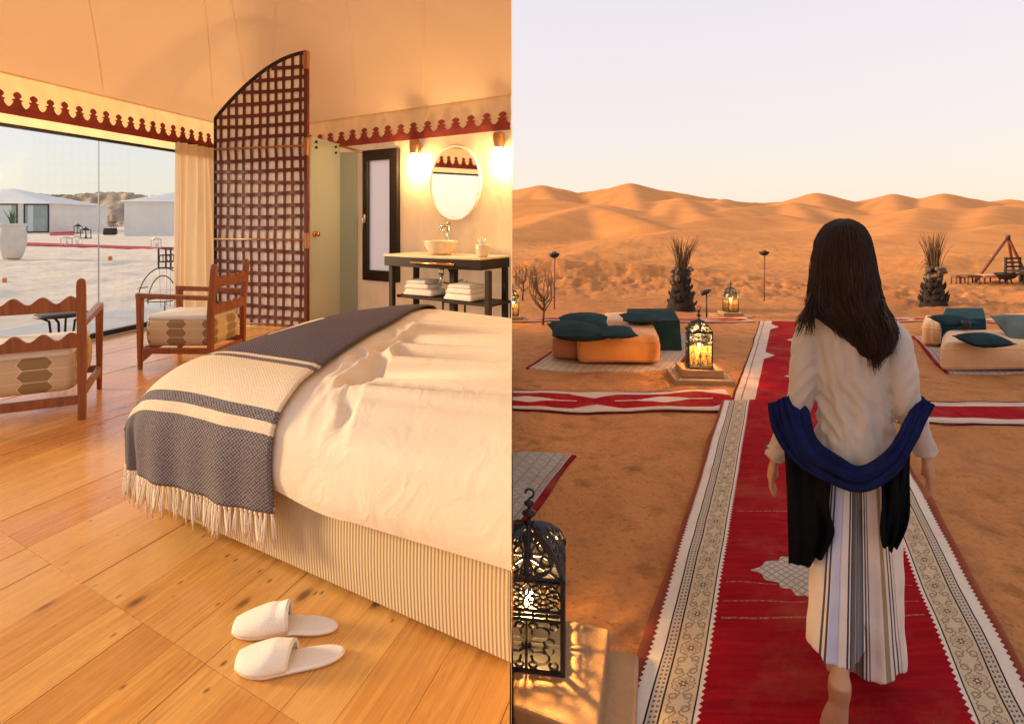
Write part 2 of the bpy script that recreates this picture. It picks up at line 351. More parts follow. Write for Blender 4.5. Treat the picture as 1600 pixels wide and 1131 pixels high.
def throw_mat():                                        # uv: u across the strip, v = arc length from the hem, metres
    t = T('striped woven throw'); u, v = t.uv()
    d1 = t.tri(t.add(u, v), 0.014); d2 = t.tri(t.sub(u, v), 0.014); w = t.mn(d1, d2); n = t.noise(t.comb(u, v), 90, 4)
    weave = t.rng(t.add(w, t.mul(n, 0.35)), 0.17, 0.44)
    dk = t.mix(weave, (0.036, 0.031, 0.044), (0.24, 0.208, 0.212)); lt = t.mix(t.rng(n, 0.3, 0.7), (0.62, 0.49, 0.35), (0.70, 0.58, 0.44))
    cr = t.mx(t.mx(t.band(v, 0.275, 0.315), t.band(v, 0.355, 0.60)), t.band(v, 0.632, 0.658))
    dk2 = t.mix(weave, (0.030, 0.026, 0.048), (0.150, 0.122, 0.150)); dk = t.mix(t.gt(v, 0.655), dk, dk2)
    return t.end(t.bsdf(t.mix(cr, dk, lt), 0.9, t.bump(t.add(w, t.mul(n, 0.4)), 0.5, 0.004), spec=0.08))
M['throw'] = throw_mat()
M['tassel'] = simple('cotton tassel', (0.80, 0.68, 0.52), 0.95, var=0.1, bs=300, bump=0.6)
def cushion_mat():                                      # rows of long hexagons, uv in metres
    t = T('hexagon weave cushion'); u, v = t.uv(); n = t.noise(t.comb(u, v), 220, 3)
    row = t.ma('FLOOR', t.ma('DIVIDE', v, 0.075)); uu = t.add(u, t.mul(t.ma('MODULO', row, 2.0), 0.0)); 
    a = t.ab(t.sub(t.frac(t.ma('DIVIDE', uu, 0.30)), 0.5)); b = t.ab(t.sub(t.frac(t.ma('DIVIDE', v, 0.075)), 0.5))
    dd = t.add(t.mul(a, 1.0), t.mul(b, 0.20)); hexa = t.lt(dd, 0.29); line = t.band(dd, 0.29, 0.31); dash = t.gt(b, 0.47)
    c = t.mix(hexa, (0.62, 0.47, 0.29), (0.30, 0.205, 0.085)); c = t.mix(t.mx(line, dash), c, (0.74, 0.62, 0.45))
    c = t.mulc(c, t.mix(n, (0.8, 0.8, 0.8), (1, 1, 1)))
    return t.end(t.bsdf(c, 0.9, t.bump(n, 0.5, 0.003), sheen=0.2))
M['cushion'] = cushion_mat()
M['pad'] = simple('pale seat pad', (0.70, 0.72, 0.74), 0.85, var=0.05, bs=200, bump=0.4)  # pale bluish colour stands in for sky reflected on the cushion top
# --- outdoors
def sand():
    t = T('desert sand'); p = t.pos(); x, y, z = t.sep(p)
    a = t.noise(p, 0.35, 5); b = t.noise(p, 4.5, 7, 0.66, 0.5); f = t.noise(p, 34, 5, 0.7); g = t.noise(p, 140, 3)
    c = t.mix(t.rng(a, 0.3, 0.7), (0.44, 0.172, 0.050), (0.57, 0.235, 0.072))
    c = t.mix(t.mul(t.rng(b, 0.46, 0.68), 0.52), c, (0.25, 0.10, 0.042)); c = t.mix(t.mul(t.rng(f, 0.52, 0.68), 0.60), c, (0.20, 0.080, 0.036))
    pale = t.mix(t.rng(b, 0.3, 0.7), (0.70, 0.58, 0.46), (0.82, 0.69, 0.57)); pale = t.mix(t.mul(t.rng(f, 0.56, 0.76), 0.22), pale, (0.52, 0.40, 0.29))
    c = t.mix(t.rng(t.add(x, t.mul(y, 0.10)), -3.4, -1.2), pale, c)
    d = t.n('ShaderNodeVectorMath', operation='LENGTH'); t.put(d.inputs[0], p)
    clean = t.mix(t.rng(a, 0.3, 0.7), (0.53, 0.208, 0.056), (0.64, 0.265, 0.074)); c = t.mix(t.mul(t.rng(d.outputs['Value'], 15, 24), t.rng(t.add(x, t.mul(y, 0.10)), -3.4, -1.2)), c, clean)
    nr = t.rng(d.outputs['Value'], 12, 70, 1.0, 0.0)
    dent = t.mul(t.rng(t.voro(t.add_v(p, t.mul(f, 0.15)), 4.2), 0.05, 0.32, 1.0, 0.0), t.rng(a, 0.35, 0.55)); c = t.mix(t.mul(t.mul(dent, 0.35), nr), c, (0.22, 0.085, 0.034))
    h = t.add(t.mul(t.add(t.add(t.mul(b, 1.0), t.mul(dent, -0.5)), t.mul(f, 0.5)), nr), t.mul(g, 0.06))
    rip = t.noise(t.map(p, (0.5, 1.6, 0.5), (0, 0, 0.5)), 1.2, 4, 0.5, 0.5)
    return t.end(t.bsdf(c, 0.92, t.bump(t.add(h, t.mul(t.mul(rip, 0.4), nr)), 0.7, 0.06), spec=0.15))
M['sand'] = sand()
M['bank'] = simple('eroded bank earth', (0.40, 0.29, 0.20), 0.95, var=0.35, vs=0.6, bs=2.0, bump=0.8, bd=0.3)
M['mud'] = simple('clay plaster plinth', (0.36, 0.195, 0.085), 0.9, var=0.2, vs=5, bs=50, bump=0.5, bd=0.01)
M['pouf_o'] = simple('orange pouf cotton', (0.62, 0.23, 0.05), 0.9, var=0.12, bs=160, bump=0.4, sheen=0.2)
M['pouf_r'] = simple('terracotta pouf cotton', (0.46, 0.16, 0.07), 0.9, var=0.12, bs=160, bump=0.4, sheen=0.2)
M['pouf_c'] = simple('sand coloured pouf cotton', (0.66, 0.36, 0.17), 0.9, var=0.1, bs=160, bump=0.4, sheen=0.2)
M['teal'] = simple('dark teal cotton', (0.016, 0.036, 0.040), 0.9, var=0.3, vs=3, bs=160, bump=0.5, spec=0.1)
M['greytl'] = simple('grey green cotton', (0.12, 0.145, 0.13), 0.9, var=0.25, vs=3, bs=160, bump=0.5, spec=0.1)
M['clothg'] = simple('bottle green tablecloth', (0.012, 0.030, 0.027), 0.9, var=0.3, vs=4, bs=200, bump=0.4, spec=0.1)
M['clothb'] = simple('teal tablecloth', (0.012, 0.050, 0.056), 0.9, var=0.3, vs=4, bs=200, bump=0.4, spec=0.1)
M['grass'] = simple('green plant leaf', (0.035, 0.13, 0.03), 0.6, var=0.3)
M['drypalm'] = simple('dry palm frond', (0.12, 0.065, 0.03), 0.85, var=0.4, vs=20)
M['bark'] = simple('dark palm bark', (0.022, 0.013, 0.010), 0.95, var=0.5, vs=12, bs=40, bump=0.9, bd=0.02)
M['stone'] = simple('grey bound palm stubs', (0.15, 0.105, 0.075), 0.95, var=0.4, vs=10, bs=50, bump=0.7, bd=0.02)
M['rust'] = simple('reddish painted pole', (0.16, 0.045, 0.022), 0.6, var=0.3, vs=10)
M['redrug'] = simple('plain red rug', (0.40, 0.012, 0.03), 0.95, var=0.25, vs=12, bs=200, bump=0.5)
M['bulb'] = glow('warm lit bulb', (1.0, 0.62, 0.22), 90.0)
M['candle'] = glow('lantern candle light', (1.0, 0.66, 0.28), 120.0)
def amber():                                            # yellow glass behind the ironwork
    t = T('amber lantern glass'); a = t.n('ShaderNodeBsdfTranslucent'); t.put(a.inputs[0], (0.9, 0.62, 0.30)); b = t.n('ShaderNodeBsdfTransparent'); t.put(b.inputs[0], (1.0, 0.90, 0.74))
    m = t.n('ShaderNodeMixShader'); m.inputs[0].default_value = 0.95; t.t.links.new(a.outputs[0], m.inputs[1]); t.t.links.new(b.outputs[0], m.inputs[2]); return t.end(m.outputs[0])
M['amber'] = amber()
# rugs: uv in metres, u across from the left edge (width w), v along
def rug_fancy(name, w, bd=0.27):
    t = T(name); u0, v = t.uv(); n = t.noise(t.comb(u0, v), 60, 4); n2 = t.noise(t.comb(t.mul(u0, 2.5), t.mul(v, 26)), 1.0, 4, 0.6)
    nn = t.noise(t.comb(u0, v), 320, 2)
    k = bd / 0.285
    u = t.ma('DIVIDE', t.sub(w / 2, t.ab(t.sub(u0, w / 2))), k)      # distance in from the nearer edge
    red = t.mix(t.rng(n2, 0.3, 0.7), (0.22, 0.003, 0.008), (0.37, 0.008, 0.013)); drk = (0.16, 0.004, 0.010); blk = (0.030, 0.022, 0.022)
    wht = t.mix(n, (0.62, 0.50, 0.40), (0.78, 0.66, 0.53)); tan = t.mix(n, (0.50, 0.37, 0.235), (0.62, 0.47, 0.31))
    zig = t.mul(t.tri(v, 0.03), 0.026)
    c = t.mix(t.gt(u, t.add(0.030, zig)), drk, wht)
    c = t.mix(t.band(u, 0.086, 0.093), c, blk)
    dots = t.mul(t.band(u, 0.095, 0.128), t.mul(t.lt(t.tri(v, 0.022), 0.24), t.lt(t.tri(u, 0.016), 0.26)))
    c = t.mix(t.band(u, 0.094, 0.130), c, t.mix(n, (0.46, 0.35, 0.25), (0.58, 0.46, 0.34))); c = t.mix(dots, c, (0.13, 0.10, 0.085))
    c = t.mix(t.band(u, 0.130, 0.137), c, blk)
    inb = t.band(u, 0.137, 0.243); c = t.mix(inb, c, tan)
    pu = t.sub(u, 0.19); pv = t.mul(t.sub(t.frac(t.ma('DIVIDE', v, 0.19)), 0.5), 0.19)
    r = t.ma('SQRT', t.add(t.mul(pu, pu), t.mul(pv, pv))); an = t.ma('ARCTAN2', pv, pu)
    pet = t.add(0.026, t.mul(t.ma('COSINE', t.mul(an, 6.0)), 0.010)); rose = t.lt(r, pet)
    ringr = t.band(t.sub(r, pet), 0.004, 0.008); c = t.mix(t.mul(inb, ringr), c, (0.20, 0.13, 0.07))
    wp = t.mul(t.ma('SINE', t.mul(t.ab(pv), 95.0)), 0.016); curl = t.mn(t.ab(t.sub(t.ab(pu), t.add(0.022, wp))), t.ab(t.sub(t.ma('SQRT', t.add(t.ma('POWER', t.sub(t.ab(pu), 0.026), 2.0), t.ma('POWER', t.sub(t.ab(pv), 0.064), 2.0))), 0.013))); cl = t.mul(inb, t.mul(t.lt(curl, 0.0035), t.gt(r, 0.036)))
    c = t.mix(t.mul(cl, 0.75), c, (0.20, 0.14, 0.075))
    c = t.mix(t.mul(inb, rose), c, (0.47, 0.34, 0.21)); c = t.mix(t.mul(inb, t.lt(t.sub(r, t.mul(pet, 0.5)), 0.0)), c, (0.10, 0.060, 0.060)); c = t.mix(t.mul(inb, t.lt(r, 0.006)), c, (0.6, 0.45, 0.3))
    c = t.mix(t.band(u, 0.243, 0.249), c, blk)
    c = t.mix(t.gt(u, t.add(0.258, zig)), c, red)
    ln = t.mx(t.mx(t.lt(t.ab(t.sub(v, 1.62)), 0.004), t.lt(t.ab(t.sub(v, 1.40)), 0.005)), t.mx(t.lt(t.ab(t.sub(v, 1.50)), 0.003), t.lt(t.ab(t.sub(v, 2.30)), 0.004)))
    c = t.mix(t.mul(t.mul(ln, t.gt(u, 0.29)), t.rng(n, 0.35, 0.9)), c, (0.55, 0.30, 0.25))
    mu = t.ab(t.sub(u0, w * 0.47)); mv = t.ab(t.sub(v, 1.72))      # lobed medallion
    md = t.add(t.ma('DIVIDE', mu, 0.27), t.ma('DIVIDE', mv, 0.21)); md = t.add(md, t.mul(t.ma('SINE', t.mul(t.ma('ARCTAN2', mv, mu), 14.0)), 0.06))
    med = t.mix(t.gt(t.mn(t.tri(t.add(u0, v), 0.045), t.tri(t.sub(u0, v), 0.045)), 0.13), (0.30, 0.24, 0.19), (0.50, 0.42, 0.34))
    c = t.mix(t.mul(t.lt(md, 1.0), t.gt(u, 0.30)), c, med)
    c = t.mulc(c, t.mix(nn, (0.72, 0.72, 0.72), (1.0, 1.0, 1.0)))
    du = t.noise(t.comb(u0, v), 2.2, 6, 0.65); c = t.mix(t.mul(t.rng(du, 0.5, 0.75), 0.30), c, (0.34, 0.15, 0.06)); c = t.mix(t.mul(t.rng(t.add(u, t.mul(du, 0.10)), 0.10, 0.05), 0.45), c, (0.36, 0.15, 0.06))
    return t.end(t.bsdf(c, 0.95, t.bump(t.add(nn, n2), 0.5, 0.004), spec=0.05))
def rug_plain(name, w, L, bd, period, cream=(0.70, 0.52, 0.40), inner=True):
    t = T(name); u0, v = t.uv(); n = t.noise(t.comb(u0, v), 40, 4); nn = t.noise(t.comb(u0, v), 200, 3); n2 = t.noise(t.comb(t.mul(u0, 2.5), t.mul(v, 20)), 1.0, 4, 0.6)
    u = t.sub(w / 2, t.ab(t.sub(u0, w / 2)))
    red = t.mix(t.rng(n2, 0.3, 0.7), (0.25, 0.003, 0.008), (0.42, 0.010, 0.014)); crm = t.mix(n, tuple(q * 0.85 for q in cream), cream)
    c = t.mix(t.gt(u, 0.018), (0.10, 0.014, 0.02), crm)
    pv = t.ab(t.sub(t.frac(t.ma('DIVIDE', v, period)), 0.5)); pvm = t.mul(pv, period)
    lim = t.add(bd, t.mul(t.mx(t.sub(pvm, period * 0.5 - 0.22), 0.0), 0.55))
    c = t.mix(t.band(u, bd * 0.35, bd * 0.42), c, (0.30, 0.16, 0.13))
    if inner: c = t.mix(t.gt(u, lim), c, red)
    cu = t.ab(t.sub(u0, w / 2)); dm = t.add(t.ma('DIVIDE', cu, w * 0.17), t.ma('DIVIDE', pvm, min(period * 0.22, .3)))
    if inner: c = t.mix(t.lt(dm, 1.0), c, crm); c = t.mix(t.mul(t.lt(cu, 0.012), t.lt(pvm, period * 0.36)), c, crm)
    else: c = t.mix(t.mul(t.lt(t.mn(t.mn(t.tri(t.add(u0, v), 0.07), t.tri(t.sub(u0, v), 0.07)), t.tri(u0, 0.09)), 0.09), t.rng(n, .3, .55)), c, tuple(q * 0.6 for q in cream)); c = t.mix(t.gt(u, 0.035), (0.22, 0.006, 0.014), c)
    c = t.mulc(c, t.mix(nn, (0.7, 0.7, 0.7), (1, 1, 1)))
    du = t.noise(t.comb(u0, v), 2.2, 6, 0.65); c = t.mix(t.mul(t.rng(du, 0.48, 0.72), 0.35), c, (0.36, 0.16, 0.065))
    return t.end(t.bsdf(c, 0.95, t.bump(nn, 0.5, 0.005), spec=0.05))
# ------------------------------------------------------------------ terrain
ARMS = []
def ridge(pts, near, far, soft=0.25):                   # crest through (px, py, distance) points
    q = [P(*p) for p in pts]
    for a, b in zip(q[:-1], q[1:]): ARMS.append((a, b, near, far, max(soft, 0.011 * a.y if a.y > 40 else soft)))
# far skyline
ridge([(700, 306, 165), (790, 298, 160), (845, 292, 150), (868, 297, 146), (895, 304, 150)], .30, .6)
ridge([(845, 292, 150), (815, 312, 118)], .30, .34)
ridge([(895, 304, 155), (950, 297, 146), (985, 288, 140), (1040, 299, 138), (1110, 310, 150), (1180, 317, 165), (1240, 314, 170)], .32, .6)
ridge([(985, 288, 140), (948, 316, 104)], .34, .42)
ridge([(1240, 314, 168), (1273, 303, 158), (1300, 311, 152), (1330, 317, 158), (1350, 316, 160), (1395, 306, 158), (1445, 315, 160), (1474, 306, 150), (1510, 312, 150), (1545, 317, 155), (1575, 313, 152), (1640, 318, 160), (1760, 308, 160)], .32, .6)
ridge([(1273, 303, 158), (1238, 327, 116)], .38, .42); ridge([(1395, 306, 158), (1352, 326, 118)], .34, .42); ridge([(1474, 306, 150), (1440, 330, 105)], .38, .42)
# middle distance
ridge([(720, 322, 85), (800, 314, 82), (860, 314, 80), (930, 321, 74), (1010, 336, 60)], .17, .35)
ridge([(930, 321, 90), (1000, 316, 92), (1062, 311, 92), (1100, 317, 86), (1150, 330, 74), (1200, 345, 60)], .2, .4)
ridge([(1062, 311, 92), (1040, 335, 62)], .3, .36)
ridge([(1120, 331, 66), (1180, 324, 86), (1238, 318, 98), (1290, 330, 80), (1330, 340, 66)], .22, .4)
ridge([(1290, 350, 48), (1345, 355, 46), (1400, 341, 56), (1440, 331, 66), (1500, 329, 70), (1600, 321, 78), (1720, 316, 80)], .15, .35)
ridge([(1440, 331, 66), (1405, 360, 36)], .26, .3)
ridge([(760, 372, 32), (800, 358, 38), (860, 340, 48), (925, 322, 62)], .24, .20)
ridge([(1060, 352, 46), (1150, 341, 54), (1215, 337, 60), (1260, 345, 52)], .2, .35)
for a_, b_ in (((985, 288, 140), (1003, 331, 74)), ((845, 292, 150), (872, 318, 98)), ((1062, 311, 92), (1108, 346, 50)), ((1275, 303, 158), (1292, 332, 88)), ((1395, 306, 158), (1404, 335, 88)), ((1474, 306, 150), (1484, 332, 84)), ((925, 322, 62), (1015, 352, 40)), ((1440, 331, 66), (1376, 372, 34)), ((1560, 322, 74), (1520, 356, 44)), ((1238, 318, 98), (1262, 345, 56)), ((1130, 312, 130), (1118, 333, 84))):
    ridge([a_, b_], .42, .42, 1.2)
# near slopes
ridge([(700, 412, 19), (880, 402, 22), (960, 382, 27), (1020, 367, 32), (1065, 360, 36), (1120, 359, 38), (1200, 362, 38), (1300, 360, 40), (1360, 374, 33)], .13, .22)
ridge([(1340, 378, 30), (1400, 368, 34), (1445, 362, 37), (1500, 366, 36), (1580, 352, 42), (1720, 340, 44)], .13, .25)
ridge([(700, 424, 16.5), (800, 416, 16.5), (870, 409, 16.5), (905, 413, 16.4), (990, 420, 16.5), (1110, 425, 17), (1230, 432, 17)], .50, .10, .1)
ridge([(1440, 428, 16.5), (1480, 404, 19), (1515, 401, 19.5), (1570, 400, 20), (1650, 398, 20)], .35, .14, .12)
def H(x, y):
    x = np.asarray(x, float); y = np.asarray(y, float); r = np.hypot(x, y); az = np.arctan2(x, y)
    # base: flat camp; rises gently out to the left, and far away
    left = np.clip((-x - 3.0) / 6.0, 0, 1)
    base = left * 0.0135 * np.clip(r - 8, 0, 60)
    base = base + np.clip(r - 14, 0, 60) * 0.012 * (1 - left)
    h = base
    out = np.where((x > -30), 1.0, 0.0)
    k = np.clip((az + 0.30) / 0.25, 0, 1) * (y > 8)     # the dunes stand ahead and to the right
    for a, b, near, far, soft in ARMS:
        dx, dy = b.x - a.x, b.y - a.y; L = math.hypot(dx, dy)
        t = np.clip(((x - a.x) * dx + (y - a.y) * dy) / (L * L), 0, 1)
        cx = a.x + dx * t; cy = a.y + dy * t; cz = a.z + (b.z - a.z) * t
        d = np.hypot(x - cx, y - cy); toward = (np.hypot(cx, cy) > r)
        s = np.where(toward, near, far)
        cz = cz - s * np.sqrt(d * d + soft * soft) * (0.8 + 0.2 * np.tanh(d / 9)) + s * soft * 0.8
        w = 0.10 + 0.004 * np.hypot(cx, cy)
        m = np.maximum(h, cz * k + (1 - k) * -5); q = np.clip(1 - np.abs(h - cz * k) / w, 0, 1)
        h = m + 0.25 * w * q * q * k
    # unseen bank added on the left to shade the camp, lowered to admit sun
    th = np.degrees(-az)                                # degrees to the left
    bk = np.clip((th - 44) / 16, 0, 1) * np.clip((150 - th) / 25, 0, 1); bk = bk * bk * (3 - 2 * bk)
    prof = np.clip((r - 10) / 6, 0, 1); prof = prof * prof * (3 - 2 * prof)
    h = np.maximum(h, base + bk * prof * (1.6 + 0.3 * np.sin(th / 9.0)) * np.clip((50 - r) / 30, 0, 1))
    # relief
    nr = np.clip((r - 1) / 2, 0, 1)
    amp = 0.020 + 0.03 * np.clip((r - 10.5) / 5, 0, 1) * np.clip((70 - r) / 45, 0, 1)
    h = h + fbm(x * 1.4, y * 1.4, 4) * amp * nr * np.clip((46 - r) / 16, 0.0, 1)
    h = h + fbm(x * 0.06 + 5, y * 0.06, 3) * 0.22 * np.clip((r - 25) / 40, 0, 1)
    rough = np.clip(1 - np.abs(r - 15.0) / 3.2, 0, 1) * (az > 0)     # trampled strip at the foot of the dunes
    h = h + rough * np.abs(fbm(x * 2.1, y * 2.1, 3)) * 0.16
    return h
def Hs(x, y): return float(H(np.array([x]), np.array([y]))[0])
def terrain(name, r0, r1, nr, kind='structure'):
    az = np.concatenate([np.linspace(-math.pi, -0.80, 90, endpoint=False), np.linspace(-0.80, -0.02, 150, endpoint=False), np.linspace(-0.02, 0.80, 470, endpoint=False), np.linspace(0.80, math.pi, 90)])
    rr = np.exp(np.linspace(math.log(r0), math.log(r1), nr))
    A, Rr = np.meshgrid(az, rr); X = np.sin(A) * Rr; Y = np.cos(A) * Rr; Z = H(X, Y)
    n = len(az); v = np.stack([X, Y, Z], -1).reshape(-1, 3)
    i, j = np.meshgrid(np.arange(n - 1), np.arange(nr - 1)); b = (j * n + i).ravel()
    f = np.stack([b, b + n, b + n + 1, b + 1], -1)
    me = bpy.data.meshes.new(name); me.vertices.add(len(v)); me.vertices.foreach_set('co', v.astype(np.float32).ravel())
    me.loops.add(f.size); me.loops.foreach_set('vertex_index', f.astype(np.int32).ravel()); me.polygons.add(len(f))
    me.polygons.foreach_set('loop_start', np.arange(0, f.size, 4, dtype=np.int32)); me.polygons.foreach_set('loop_total', np.full(len(f), 4, np.int32))
    me.polygons.foreach_set('use_smooth', [True] * len(f)); me.update(calc_edges=True); me.validate(); me.materials.append(M['sand'])
    o = bpy.data.objects.new(name, me); C.objects.link(o); return tag(o, kind=kind)
terrain('sand_ground', 0.4, 14.0, 210)
terrain('dunes', 14.0, 900.0, 330)

# ------------------------------------------------------------------ the tent
# walls: window wall x = -5.69 + 0.2 y ; washstand wall from (0, 6.18) along (-0.84, 0.543) ; side wall x = 0
EAVE = 2.96
VU, VN = Vector((-0.8398, 0.5429, 0)), Vector((-0.5429, -0.8398, 0))
def VW(s, z, off=0.0): p = Vector((0, 6.18, z)) + VU * s + VN * off; return p
def v_s(px):
    r = (px - PX0) / FPX; return -6.18 * r / (0.8398 + 0.5429 * r)
def v_z(px, py, off=0.0):
    p = VW(v_s(px), 0, off); return CAMZ - (py - PY0) / FPX * p.y
WU, WN = Vector((0.1961, 0.9806, 0)), Vector((0.9806, -0.1961, 0))
def WW(y, z, off=0.0): return Vector((-5.69 + 0.2 * y, y, z)) + WN * off
def w_y(px): return 5.69 / (0.2 - (px - PX0) / FPX)
VLEN = 4.69
def roof_z(x, y):
    dW = (x - (-5.69 + 0.2 * y)) * 0.9806; dV = -0.5429 * x - 0.8398 * (y - 6.18)
    k = 0.35; h = max(k - abs(dW - dV), 0) / k; d = max(min(dW, dV) - h * h * k * 0.25, 0)
    return EAVE + 1.5 * (1 - math.exp(-d / 1.15)) + 0.02 * float(fbm(x * 0.8, y * 0.8, 2)) * min(d, 1) 
RA, RB, RC, RD = Vector((-5.25, 2.2, 0)), Vector((0, 2.2, 0)), Vector((0, 6.18, 0)), Vector((-3.942, 8.73, 0))
def roof_pt(u, v, up=0.0):
    u = u * u * (3 - 2 * u) * 0.4 + u * 0.6; v2 = 1 - (1 - v) ** 1.4
    p = (RA * (1 - u) + RB * u) * (1 - v2) + (RD * (1 - u) + RC * u) * v2
    return Vector((p.x, p.y, roof_z(p.x, p.y) + up))
tent = thing('safari_tent', 'cream canvas tent open at the front, seen from inside, with red scalloped valance', 'tent', (-3.0, 4.0, 0))
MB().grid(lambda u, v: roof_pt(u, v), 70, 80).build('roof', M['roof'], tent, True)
def roof_line(p, q, n=24):
    return [Vector((p[0] + (q[0] - p[0]) * i / n, p[1] + (q[1] - p[1]) * i / n, 0)) for i in range(n + 1)]
for a, b in (((-3.9, 8.55), (-1.9, 3.2)), ((-3.45, 8.25), (-1.2, 3.2)), ((-2.0, 7.35), (-1.0, 3.0)), ((-3.95, 7.6), (-1.8, 3.0)), ((-1.05, 6.76), (-0.35, 3.2)), ((-4.4, 6.2), (-2.6, 3.0))):
    pts = roof_line(a, b); s = MB(); off = Vector((b[1] - a[1], -(b[0] - a[0]), 0)).normalized() * 0.003
    vs = []; fs = []
    for i, p in enumerate(pts):
        for sg in (-1, 1): q = p + off * sg; vs.append((q.x, q.y, roof_z(q.x, q.y) - 0.003))
        if i: fs.append((2 * i - 2, 2 * i - 1, 2 * i + 1, 2 * i))
    s.add(vs, fs).build('roof_seam', M['seam'], tent, True)
# side wall (seen exactly edge on from the camera) up to the roof
def side(u, v):
    y = 1.2 + (6.17 - 1.2) * u; z = 0.0 + (roof_z(0, y) - 0.0) * v
    return (-0.0015 + 0.0015 * (v if u > 0.02 else 0), y, z)
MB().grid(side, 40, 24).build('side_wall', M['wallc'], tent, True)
# washstand wall with the opening of the narrow window
NW0, NW1 = v_s(624.5), v_s(570.5); NZ1 = v_z(597, 234); NZ0 = v_z(597, 439)
def vwall(s0, s1, z0, z1, nu, nv, name='back_wall'):
    def f(u, v):
        s = s0 + (s1 - s0) * u; z = z0 + (z1 - z0) * v
        e = min(u, 1 - u, v, 1 - v); e = min(e * 12, 1)
        return VW(s, z, -0.012 + 0.016 * float(fbm(s * 2.2, z * 1.3 + 3, 3)) * e)
    MB().grid(f, nu, nv).build(name, M['wallc'], tent, True)
ins = 0.035
vwall(0.004, NW0 + ins, 0.0, 2.62, 46, 40); vwall(NW1 - ins, VLEN, 0.0, 2.62, 46, 40)
vwall(NW0 + ins, NW1 - ins, NZ1 - ins, 2.62, 10, 8); vwall(NW0 + ins, NW1 - ins, 0.0, NZ0 + ins, 10, 20)
# window wall: header above the glass, canvas either side
GY0, GY1 = 1.6, 7.95
def wwall(y0, y1, z0, z1, nu, nv, name):
    MB().grid(lambda u, v: WW(y0 + (y1 - y0) * u, z0 + (z1 - z0) * v, 0.012 * float(fbm(u * (y1 - y0) * 3, v * 3, 2)) * min(min(u, 1 - u, v, 1 - v) * 10, 1)), nu, nv).build(name, M['wallc'], tent, True)
wwall(GY0, GY1, 2.50, 2.64, 60, 4, 'window_header'); wwall(GY1, 8.73, 0, 2.64, 16, 24, 'canvas_wall')
# valances
def finial_poly(w, h):                                  # half outline of one red scallop finial, base at 0
    hl = [(0.5, 0.0), (0.37, 0.10), (0.27, 0.24), (0.22, 0.40), (0.31, 0.43), (0.31, 0.50), (0.19, 0.52), (0.11, 0.58), (0.22, 0.67), (0.25, 0.77), (0.18, 0.90), (0.0, 1.0)]
    pts = [(x * w, y * h) for x, y in hl]; return pts + [(-x, y) for x, y in pts[-2::-1]]
def valance(name, fn, s0, s1, z0, zt, pitch, start):
    v = MB().grid(lambda u, q: fn(s0 + (s1 - s0) * u, z0 + 0.004 + (EAVE + 0.012 - z0) * q, 0.012 + 0.020 * (1 - q) * (0.6 + 0.4 * float(vnoise(u * 37, q * 2.0))) + 0.010 * float(fbm((s0 + (s1 - s0) * u) * 4, q * 1.5, 3)) * (1 - abs(2 * q - 1))), 150, 8).build(name, M['valance'], tent, True)
    L = v.location; off = Vector(tent.location)
    b = MB().grid(lambda u, q: fn(s0 + (s1 - s0) * u, z0 + 0.075 * q, 0.036 + 0.008 * float(vnoise(u * 37, q * 0.3))), 150, 1).build('valance_band', M['redapp'], v)
    b.data.transform(Matrix.Translation(-off))
    s = start
    while s < s1 - 0.02:
        pl = finial_poly(pitch * 0.98, (zt - z0 - 0.07) * random.uniform(.94, 1.05)); m = MB(); tl = random.uniform(-.06, .06)
        m.prism([fn(s + x + tl * y, z0 + 0.070 + y, 0.040 - 0.010 * (y / 0.2)) - off for x, y in pl], (fn(s, 0, 0.004) - fn(s, 0, 0)))
        m.build('finial', M['redapp'], v); s += pitch
fnV = lambda s, z, o: VW(s, z, o)
fnW = lambda s, z, o: WW(s, z, o)
valance('valance', fnV, 0.006, 4.66, 2.592, 2.80, 0.213, 0.10)
valance('valance', fnW, 1.6, 8.70, 2.592, 2.81, 0.153, 1.67)
# window: frame and two panes
fr = MB()
for z, h in ((2.49, 0.03), (FLOOR + 0.030, 0.055)):
    a, b = WW(GY0, z, 0), WW(GY1, z, 0); fr.prism([a + Vector((0, 0, -h / 2)), b + Vector((0, 0, -h / 2)), b + Vector((0, 0, h / 2)), a + Vector((0, 0, h / 2))], WN * 0.05)
fr.build('window_frame', M['alu'], tent, True)
yj = w_y(151)
for y0, y1, o in ((GY0, yj - 0.002, 0.02), (yj + 0.002, GY1, 0.024)):
    MB().prism([WW(y0, FLOOR + 0.055, o), WW(y1, FLOOR + 0.055, o), WW(y1, 2.478, o), WW(y0, 2.478, o)], WN * 0.008).build('window_pane', M['glass'], tent, True)
MB().prism([WW(yj - .002, FLOOR + .055, .018), WW(yj + .002, FLOOR + .055, .018), WW(yj + .002, 2.478, .018), WW(yj - .002, 2.478, .018)], WN * 0.014).build('pane_joint', M['chrome'], tent, True)
